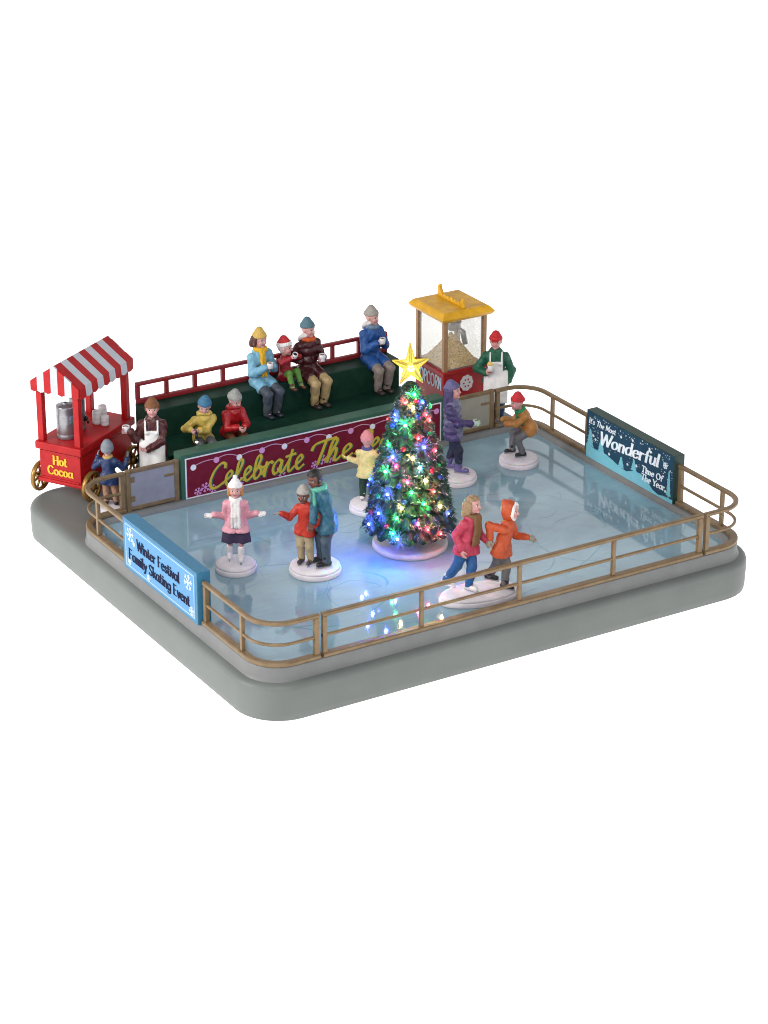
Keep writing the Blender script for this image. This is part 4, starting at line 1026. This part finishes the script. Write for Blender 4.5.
# striped canopy
m_wh = paint('canopy_white', 'ADB0B6', .5, .05, 5)
q = MB(); n = 9; xa, xb = .01, CL-.06; ya, yb = -.06, CW+.06; ym = CW/2
for k in range(n):
    a, c2 = xa+(xb-xa)*k/n, xa+(xb-xa)*(k+1)/n; mi = k % 2
    for s, ye in ((0, ya), (1, yb)):
        up = [(a, ym, rz_), (c2, ym, rz_), (c2, ye, ez), (a, ye, ez)]; dn = [(x_, y_, z_-.07) for x_, y_, z_ in up]
        q.add(up+dn, [(0,1,2,3), (7,6,5,4), (0,4,5,1), (2,6,7,3), (1,5,6,2), (3,7,4,0)], mi)
        e_ = -.03 if s == 0 else .03
        m_ = 7; low_e = [(a+(c2-a)*t, ye+e_, ez-.27-.05*math.sin(PI*t)) for t in np.linspace(0, 1, m_)]
        top_e = [(a+(c2-a)*t, ye+e_*.0, ez+.0) for t in np.linspace(0, 1, m_)]
        inn = [(x_, y_-e_*2.2, z_) for x_, y_, z_ in low_e]; int_ = [(x_, y_-e_*2.2, z_) for x_, y_, z_ in top_e]
        vs = top_e+low_e+inn+int_
        F = [(i, i+1, m_+i+1, m_+i) for i in range(m_-1)]+[(2*m_+i, 2*m_+i+1, 3*m_+i+1, 3*m_+i) for i in range(m_-1)]+[(m_+i, m_+i+1, 2*m_+i+1, 2*m_+i) for i in range(m_-1)]
        F += [(0, m_, 2*m_, 3*m_), (m_-1, 3*m_-1+m_, 3*m_-1, 2*m_-1)]
        q.add(vs, F, mi)
ng = 7
for gx, sgn in ((xa, -1), (xb, 1)):
    for k in range(ng):
        a, c2 = ya+(yb-ya)*k/ng, ya+(yb-ya)*(k+1)/ng
        zz = lambda y_: ez+(rz_-ez)*(1-abs(y_-ym)/(yb-ym))-.01
        pts = [(a, ez-.26), (c2, ez-.26), (c2, zz(c2))]+([(ym, zz(ym))] if a < ym < c2 else [])+[(a, zz(a))]
        pts = pts[:1]+[((a+c2)/2, ez-.3)]+pts[1:]
        q.prism(pts, (gx, 0, 0), (0, 1, 0), (0, 0, 1), (sgn, 0, 0), .05, k % 2)
q.build('striped_canopy', [m_cart, m_wh], root)
tag(root, 'red hot cocoa cart on gold spoked wheels under a striped red and white canopy', 'food cart')
Mc = Matrix.Translation((.9, 11.73, -.335)) @ Matrix.Rotation(ang, 4, 'Z')
m_steel = paint('urn_steel', '8E8E92', .3, .12, 6, .08, metal=.7)
def urn(lx, ly, label, h=.95, r=.27):
    q = MB(); q.lathe([(r*.96, 0), (r, .02), (r, .12), (r*.97, .14), (r, .16), (r, h*.45), (r*1.02, h*.47), (r, h*.5), (r, h*.7), (r*.98, h*.72), (r, h*.74), (r, h*.9), (r*1.02, h*.91), (r*1.02, h*.95), (r*.97, h*.97), (r*.5, h*.99), (r*.2, h*1.0)], 28)
    u = q.build('urn', m_steel); u.location = Mc @ Vector((lx, ly, zt)); u.rotation_euler = (0, 0, ang)
    q = MB(); q.lathe([(.07, h*.98), (.08, h*1.0), (.07, h*1.05), (.02, h*1.07)], 14); q.build('lid_knob', m_steel, u)
    q = MB(); q.tube([(0, -r, .3), (0, -r-.1, .3), (0, -r-.11, .22)], .035, n=8); q.ball((0, -r-.05, .36), .06, seg=8); q.build('tap', paint('tap_black', '101014', .3, .05), u)
    tag(u, label, 'urn', 'steel cocoa urns on the cart')
urn(.58, .80, 'steel cocoa urn nearest the lettered end of the cart', .95, .26)
urn(1.22, .86, 'steel cocoa urn with black tap, second from the lettered end', .98, .22)
for lx, ly, r_, h_, lb in ((1.78, .62, .125, .38, 'white stack of cups standing beside the steel urns'), (1.77, .36, .115, .28, 'white stack of cups nearest the cocoa seller'), (2.1, .64, .12, .42, 'tall white cup stack at the back of the cart top')):
    q = MB(); q.lathe([(r_*.85, 0), (r_, .02), (r_, h_*.3), (r_*.96, h_*.33), (r_, h_*.36), (r_, h_*.7), (r_*.96, h_*.73), (r_, h_*.76), (r_*.97, h_*.95), (r_*.7, h_), (r_*.1, h_*1.01)], 20)
    u = q.build('cup_stack', MATS['mug_white']); u.location = Mc @ Vector((lx, ly, zt)); tag(u, lb, 'cups', 'stacked cups on the cart')

# ------------------------------------------------------------------ popcorn machine
px0, px1, py0, py1 = 12.12, 13.56, 11.44, 12.98
root = empty('popcorn_machine', (px0, py0, -.335)); o = np.array((px0, py0, -.335)); w, d = px1-px0, py1-py0
m_pr = paint('machine_red', '920D12', .45, .1, 3, .08, spec=.25, dirt='7E1014'); m_tan = paint('post_tan', '8A6846', .45, .12, 5); m_yel = paint('roof_yellow', 'CE9A10', .45, .1, 4, .1, dirt='A8760C')
Zb = 1.31+.335; Zg = 2.86+.335
q = MB(); q.box((0, 0, 0), (w, d, Zb-.04), bev=.03)
q.box((-.05, -.05, 0), (w+.05, d+.05, .5), bev=.03); q.box((-.035, -.035, Zb-.1), (w+.035, d+.035, Zb), bev=.025)
bx = q.build('cabinet', m_pr, root)
q = MB()
write(q, 'POPCORN', ROMAN, V3(0, d-.1, Zb-.56), (0, -1, 0), (0, 0, 1), (-1, 0, 0), .36, width=d-.2, pen=.17, thin=.8, lift=.012)
q.build('lettering', MATS['print_white'], bx)
q = MB(); cx, cz = w*.53, Zb-.44
for k in range(9):
    a = 2*PI*k/9; q.prism(disc((cx+.14*math.cos(a), cz+.16*math.sin(a)), .085, 14), V3(0, -.001-.0006*k, 0), (1, 0, 0), (0, 0, 1), (0, -1, 0), .012, 0)
q.prism(disc((cx, cz), .16, 16), V3(0, -.007, 0), (1, 0, 0), (0, 0, 1), (0, -1, 0), .012, 0)
for a in np.linspace(0, 2*PI, 7)[:-1]: q.prism(disc((cx+.1*math.cos(a), cz+.11*math.sin(a)), .028, 8), V3(0, -.016, 0), (1, 0, 0), (0, 0, 1), (0, -1, 0), .006, 1)
q.build('popcorn_emblem', [paint('emblem_white', 'C4BEC0', .5, .05), m_pr], bx)
for xx in (0, w-.13):
    for yy in (0, d-.13):
        q = MB(); q.box((xx, yy, Zb-.01), (xx+.13, yy+.13, Zg), bev=.02); q.build('post', m_tan, root)
q = MB()
for lo, hi in (((.132, .02, Zg-.08), (w-.132, .1, Zg)), ((.132, d-.1, Zg-.08), (w-.132, d-.02, Zg)), ((.02, .132, Zg-.08), (.1, d-.132, Zg)), ((w-.1, .132, Zg-.08), (w-.02, d-.132, Zg))): q.box(lo, hi, bev=.01)
q.build('head_rail', m_tan, root)
gm = bpy.data.materials.new('clear_acrylic'); gm.use_nodes = True; gn = gm.node_tree
tr = gn.nodes.new('ShaderNodeBsdfTransparent'); tr.inputs[0].default_value = (.985, .987, .982, 1); gs = gn.nodes.new('ShaderNodeBsdfGlossy'); gs.inputs['Roughness'].default_value = .06
df = gn.nodes.new('ShaderNodeBsdfDiffuse'); df.inputs[0].default_value = (.5, .49, .45, 1); mx0 = gn.nodes.new('ShaderNodeMixShader'); mx0.inputs[0].default_value = .2
lw = gn.nodes.new('ShaderNodeLayerWeight'); fr = gn.nodes.new('ShaderNodeMath'); fr.operation = 'POWER'; fr.inputs[1].default_value = 4; gn.links.new(lw.outputs['Facing'], fr.inputs[0]); f2 = gn.nodes.new('ShaderNodeMath'); f2.operation = 'MULTIPLY_ADD'; f2.inputs[1].default_value = .5; f2.inputs[2].default_value = .03; gn.links.new(fr.outputs[0], f2.inputs[0]); fr = f2; mx = gn.nodes.new('ShaderNodeMixShader')
gn.links.new(tr.outputs[0], mx0.inputs[1]); gn.links.new(df.outputs[0], mx0.inputs[2])
gn.links.new(fr.outputs[0], mx.inputs[0]); gn.links.new(mx0.outputs[0], mx.inputs[1]); gn.links.new(gs.outputs[0], mx.inputs[2]); gn.links.new(mx.outputs[0], gn.nodes['Material Output'].inputs[0])
for lo, hi in (((.132, .05, Zb+.002), (w-.132, .066, Zg-.082)), ((.132, d-.066, Zb+.002), (w-.132, d-.05, Zg-.082)), ((.05, .132, Zb+.002), (.066, d-.132, Zg-.082)), ((w-.066, .132, Zb+.002), (w-.05, d-.132, Zg-.082))):
    q = MB(); q.box(lo, hi); q.build('glass_pane', gm, root)
q = MB(); hp_ = .86; kern = []
n = 26; vs = []; F = []
def pile(u, v):
    c = max(abs(u), abs(v)); r_ = math.hypot(u, v); k = .5*c+.5*r_/1.1
    return max(.04, hp_*(1-k))
for i in range(n+1):
    for j in range(n+1):
        u, v = 2*i/n-1, 2*j/n-1; vs.append((w/2+u*(w/2-.08), d/2+v*(d/2-.08), Zb+pile(u, v)))
q.add(vs, [(i*(n+1)+j, (i+1)*(n+1)+j, (i+1)*(n+1)+j+1, i*(n+1)+j+1) for i in range(n) for j in range(n)], 0, True)
ico = bmesh.new(); bmesh.ops.create_icosphere(ico, subdivisions=1, radius=1); ico.verts.index_update()
iv = np.array([tuple(v.co) for v in ico.verts]); iff = [[v.index for v in f.verts] for f in ico.faces]; ico.free()
for k in range(1500):
    u, v = random.uniform(-1, 1), random.uniform(-1, 1); s = random.uniform(.022, .036)
    q.add(iv*(s*RNG.uniform(.7, 1.2, 3))+V3(w/2+u*(w/2-.1), d/2+v*(d/2-.1), Zb+pile(u, v)+.006), iff, random.choice((0, 0, 1, 2)), True)
q.build('popcorn_pile', [paint('popcorn_cream', 'E0BA62', .6, .2, 30), paint('popcorn_pale', 'EED694', .6, .1, 30), paint('popcorn_toast', 'B98C3E', .6, .1, 30)], root)
q = MB(); q.lathe([(.17, 0), (.2, .02), (.21, .2), (.225, .21), (.225, .25), (.2, .26), (.05, .27)], 24, c=(w*.56, d*.5, Zg-.62)); 
q.tube([(w*.56, d*.5, Zg-.36), (w*.56, d*.5, Zg+.0)], .03, n=8)
kt = q.build('kettle', m_steel, root)
q = MB(); q.tube([(w*.58, d*.5-.17, Zg-.52), (w*.64, d*.5-.3, Zg-.62), (w*.68, d*.5-.36, Zg-.98)], [.05, .085, .075], n=10, up=(1, 0, 0)); q.build('chute', m_steel, kt)
q = MB(); e1 = .14
lv = [(e1*.55, Zg-.03), (e1*.95, Zg+.035), (e1+.02, Zg+.08), (e1*.97, Zg+.11), (e1*.45, Zg+.2), (e1*.1, Zg+.235)]
vs = [p for x_, z_ in lv for p in ((-x_, -x_, z_), (w+x_, -x_, z_), (w+x_, d+x_, z_), (-x_, d+x_, z_))]
q.add(vs, [(4*i+j, 4*i+(j+1) % 4, 4*i+4+(j+1) % 4, 4*i+4+j) for i in range(5) for j in range(4)]+[(3, 2, 1, 0), (20, 21, 22, 23)])
rf = q.build('roof', m_yel, root)
q = Sculpt(); xm, zr = w*.5, Zg+.24
q.cone((xm, .12, zr+.02), (xm, d-.12, zr+.02), .05, .05, .03)
q.cone((xm, d-.22, zr), (xm, d-.14, zr+.26), .13, .06, .05); q.cone((xm, d-.14, zr+.26), (xm, d-.18, zr+.31), .06, .05, .02)
q.cone((xm, .22, zr), (xm, .15, zr+.22), .13, .06, .05)
for yy, rr_ in ((.4, .07), (.58, .06), (.77, .085), (.96, .06), (1.12, .07)): q.ell((xm, yy, zr+.06), (.05, rr_, rr_), None, .02)
q.post = lambda Dd, P: np.maximum(Dd, np.maximum(np.abs(P[..., 0]-xm)-.055, zr-.005-P[..., 2]))
sculpt_obj('crest', q, .018, m_yel, rf)
tag(root, 'red popcorn machine with glass sides full of popcorn and a yellow roof', 'popcorn machine')

# ------------------------------------------------------------------ christmas tree
TX, TY = 6.70, 4.46
q = MB(); k = .97
q.lathe([(k*.97, 0), (k, .02), (k, .11), (k*.985, .145), (k*.95, .165), (k*.6, .19), (k*.1, .2)], 48, noise=.003)
ob = q.build('snow_disc', MATS['snow_white']); ob.location = (TX+.06, TY+.1, IZ); tag(ob, 'wide white disc under the lit Christmas tree', 'figurine base', 'round white snowy discs under the skaters')
root = empty('christmas_tree', (TX, TY, IZ+.24))
tz0 = IZ+.24
q = MB(); q.tube([(0, 0, 0), (0, 0, 1.0), (0, 0, 4.1)], [.28, .2, .05], n=12); q.build('trunk', paint('bark', '3A2A1E', .8, .3, 8, .5), root)
m_n = paint('needle_green', '123626', .45, .35, 7, .0, spec=.5); m_n2 = paint('needle_dark', '0A2A20', .5, .3, 7, .0); m_tip = paint('frosted_tip', '8FA39A', .6, .2, 9, .0)
SR = lambda z: float(np.interp(z, [.4, .7, 1.3, 2.35, 3.45, 4.1, 4.45], [1.18, 1.18, 1.07, .86, .57, .31, .09]))
q = MB(); tiers = 12
q.lathe([(z_*0+SR(z_)*.8, z_-tz0) for z_ in (.62, 1.3, 2.0, 2.8, 3.5, 4.1, 4.35)], 20, 1, noise=.05)
def needle(p, dr, L_, r_, mi):
    dr = dr/np.linalg.norm(dr); a = np.cross(dr, (0, 0, 1)); a /= np.linalg.norm(a)+1e-9; b_ = np.cross(a, dr)
    vs = [p+a*r_, p-a*r_*.5+b_*r_*.87, p-a*r_*.5-b_*r_*.87, p+dr*L_]
    q.add(vs, [(0,1,3), (1,2,3), (2,0,3)], mi)
for t in range(tiers):
    f = t/(tiers-1); zw = .62+(4.22-.62)*f**.95; zc = zw-tz0; rr_ = SR(zw)*1.0; nf = int(round(20-12*f))
    for k in range(nf):
        a = 2*PI*(k+.5*(t % 2))/nf+random.uniform(-.06, .06); out = V3(math.cos(a), math.sin(a), 0); sd = V3(-math.sin(a), math.cos(a), 0)
        wdt = 2*PI*rr_/nf*.62; ln = .42-.17*f
        # drooping bough: midrib from inside out and down
        p0 = out*max(.02, rr_-ln*1.05)+V3(0, 0, zc+.22-.05*f); p2 = out*(rr_+random.uniform(-.03, .05))+V3(0, 0, zc-.1+random.uniform(-.03, .03)); p1 = (p0+p2)/2+V3(0, 0, .1)
        mids = [p0*(1-u)**2+p1*2*u*(1-u)+p2*u*u for u in np.linspace(0, 1, 6)]
        vs = []
        for i, m_ in enumerate(mids):
            u = i/5; wh = wdt*(.35+.65*math.sin(PI*min(1, .25+.62*u)))*(1 if i < 5 else .55)
            vs += [m_-sd*wh-V3(0, 0, .06), m_+V3(0, 0, .045), m_+sd*wh-V3(0, 0, .06), m_-V3(0, 0, .09)]
        F = []
        for i in range(5):
            for j in range(4): F.append((i*4+j, i*4+(j+1) % 4, i*4+4+(j+1) % 4, i*4+4+j))
        F += [(20, 21, 22, 23)]
        q.add(vs, F, 1, True)
        for i in range(46):
            u = random.uniform(.12, 1.0); s = random.uniform(-1, 1); j = min(4, int(u*5)); m_ = mids[j]+(mids[j+1]-mids[j])*(u*5-j)
            wh = wdt*(.35+.65*math.sin(PI*min(1, .25+.62*u)))
            p = m_+sd*s*wh*.85+V3(0, 0, .03*(1-abs(s))-.06*abs(s))
            tgt = out*(.5+.6*u)+sd*s*.85+V3(0, 0, .35-.95*u+random.uniform(-.12, .22))
            tip = random.random() < .09 and u > .55
            needle(p, tgt, random.uniform(.08, .155)*(1-.3*f), .0115, 2 if tip else (0 if random.random() < .75 else 1))
        # dabs of snow on the bough lip
        if random.random() < .55:
            for i in range(7):
                s = random.uniform(-.8, .8); q.add(iv*V3(.022, .022, .012)*random.uniform(.6, 1.3)+p2+sd*s*wdt*.8+V3(0, 0, .015-.05*abs(s)), iff, 2, True)
L0 = [(0.25, 4.2, 'G'), (-0.28, 4.02, 'r'), (0.1, 3.9, 'y'), (0.7, 4.0, 'b'), (0.7, 3.7, 'r'), (0.8, 3.55, 'r'), (-0.2, 3.5, 'G'), (-0.72, 3.7, 'b'), (-0.62, 3.58, 'b'), (0.25, 3.18, 'r'), (-0.75, 2.95, 'g'), (-0.52, 2.7, 'B'), (0.42, 2.95, 'B'), (0.05, 2.7, 'y'), (0.8, 2.8, 'r'), (-0.4, 2.48, 'm'), (-0.68, 2.3, 'G'), (0.25, 2.45, 'c'), (-0.08, 2.12, 'm'), (0.38, 2.12, 'y'), (-0.55, 1.75, 'B'), (0.02, 1.85, 'g'), (0.57, 1.82, 'r'), (0.7, 1.4, 'y'), (-0.72, 1.22, 'B'), (-0.3, 1.18, 'g'), (0.35, 0.9, 'r'), (-0.35, 0.8, 'g'), (0.9, 1.15, 'b'), (-.95, .85, 'B'), (-.25, .66, 'B'), (.15, 1.05, 'm'), (-1.25, 1.9, 'b'), (-.2, 1.45, 'y'), (.3, 1.55, 'g'), (.62, .72, 'r'),
      (2.2, 3.6, 'g'), (-2.3, 3.2, 'r'), (2.6, 2.9, 'b'), (-2.5, 2.3, 'y'), (2.1, 2.0, 'g'), (3.1, 1.6, 'r'), (-2.0, 1.4, 'b'), (2.4, 1.0, 'm'), (-2.8, .9, 'g')]
def tpos(th, z, add):
    r_ = SR(z)+add; v = (CR*math.sin(th)+CT*math.cos(th))*r_
    return V3(v[0], v[1], z-tz0)
for th, z, c_ in L0:      # added rays of needles, colour paled to carry each lamp's glow
    nrm = CR*math.sin(th)+CT*math.cos(th); e1_ = V3(-nrm[1], nrm[0], 0); p = tpos(th, z, -.02); big = c_ in 'GB'
    for i in range(60 if big else 34):
        a = random.uniform(0, 2*PI); needle(p+nrm*.05, e1_*math.cos(a)+V3(0, 0, 1)*math.sin(a)+nrm*random.uniform(.2, .6), random.uniform(.22, .4) if big else random.uniform(.13, .24), .0095, 3)
q.build('crown', [m_n, m_n2, m_tip, paint('needle_glow_pale', '4E5C54', .35, .2, 9, .0, spec=.6)], root)  # last needle colour is paled around the lamps to show their glow
COLS = {'r': (1, .06, .07), 'g': (.02, 1, .16), 'G': (.02, 1, .22), 'b': (.05, .1, 1), 'B': (.05, .1, 1), 'y': (1, .72, .2), 'm': (1, .08, .3), 'c': (.15, .75, .9)}
for th, z, c_ in L0:
    p = tpos(th, z, .09); col = COLS[c_]
    q = MB(); q.ball(p, .058 if c_ in 'GB' else .052, seg=12, sc=(1, 1, 1.1))
    lb = q.build('light_bulb', glow('led_'+c_, tuple(col), 1.9 if c_ in 'GBcb' else 1.5), root)
    q = MB(); q.ball(tpos(th, z, .135), .036 if c_ in 'GB' else .02, seg=8); q.build('glowing_tip', glow('tip_'+c_, tuple(.25+.75*x for x in col), 9), lb)
    l = bpy.data.lights.new('led_glow', 'POINT'); l.color = col; l.energy = {'G': 26, 'B': 28, 'b': 22, 'g': 19}.get(c_, 19)*(1 if z > 1.3 or c_ not in 'B' else 1.9); l.shadow_soft_size = .03
    lo = bpy.data.objects.new('led_glow', l); COL.objects.link(lo); lo.parent = root; pp = tpos(th, z, .2 if z > 1.3 or c_ != 'B' else .36); lo.location = pp
OC = {'b': paint('bauble_blue', '1F3A78', .15, .05, bump=0, metal=.5), 'r': paint('bauble_red', '8A1428', .15, .05, bump=0, metal=.5), 'g': paint('bauble_green', '1E6A48', .15, .05, bump=0, metal=.5)}
for th, z, c_ in [(0.32, 3.65, 'b'), (-0.25, 2.9, 'r'), (0.6, 2.32, 'r'), (-0.15, 1.6, 'b'), (-0.52, 0.92, 'r'), (-1.0, 1.12, 'r'), (-0.3, 1.98, 'b'), (0.42, 1.4, 'g'), (0.35, 4.05, 'r'), (0.77, 3.22, 'g'), (-.75, 3.4, 'b'), (.02, 3.2, 'g'), (.85, 2.1, 'b'), (.08, 1.1, 'b'), (-.85, 1.6, 'g'), (.1, 3.6, 'g'), (2.3, 1.4, 'r'), (-2.2, 1.9, 'b'), (2.9, 2.4, 'g'), (-2.6, 3.0, 'r')]:
    q = MB(); q.ball(tpos(th, z, .07), .075, seg=14); q.build('bauble', OC[c_], root)
# star
sm = bpy.data.materials.new('star_yellow_plastic'); sm.use_nodes = True; b = sm.node_tree.nodes['Principled BSDF']
b.inputs['Base Color'].default_value = (*lin('F6E27A'), 1); b.inputs['Roughness'].default_value = .15; b.inputs['Transmission Weight'].default_value = .85; b.inputs['IOR'].default_value = 1.4
b.inputs['Emission Color'].default_value = (1, .85, .2, 1); b.inputs['Emission Strength'].default_value = .05
q = MB(); vs = []; U_, Z_ = CR, V3(0, 0, 1); Nn = CT
sc_ = V3(0, 0, 4.82-tz0)
for k in range(10):
    a = R(90+36*k)+.04; r_ = (.56 if k % 2 == 0 else .215)*(1.12 if k == 0 else 1.0)
    vs.append(sc_+U_*r_*.86*math.cos(a)+Z_*r_*math.sin(a))
vs += [sc_+Nn*.15, sc_-Nn*.15]
q.add(vs, [(k, (k+1) % 10, 10) for k in range(10)]+[((k+1) % 10, k, 11) for k in range(10)])
st = q.build('star_topper', sm, root)
q = MB()
for k in range(10): q.tube([vs[k], vs[(k+1) % 10]], .016, n=6)
for k in range(0, 10, 2): q.tube([vs[k], vs[10]], .009, n=5)
q.build('star_rim', paint('star_rim_gold', 'CDB338', .3, .05, bump=0), st)
q = MB(); q.ball(sc_+Nn*.02-Z_*.06, .075, seg=12); q.build('star_light', glow('led_star', (1, .85, .4), 14), st)
l = bpy.data.lights.new('star_glow', 'POINT'); l.color = (1, .88, .5); l.energy = 4; l.shadow_soft_size = .04
lo = bpy.data.objects.new('star_glow', l); COL.objects.link(lo); lo.parent = root; lo.location = sc_+Nn*.3
tag(root, 'Christmas tree with glowing coloured lights and a yellow star on top', 'christmas tree')
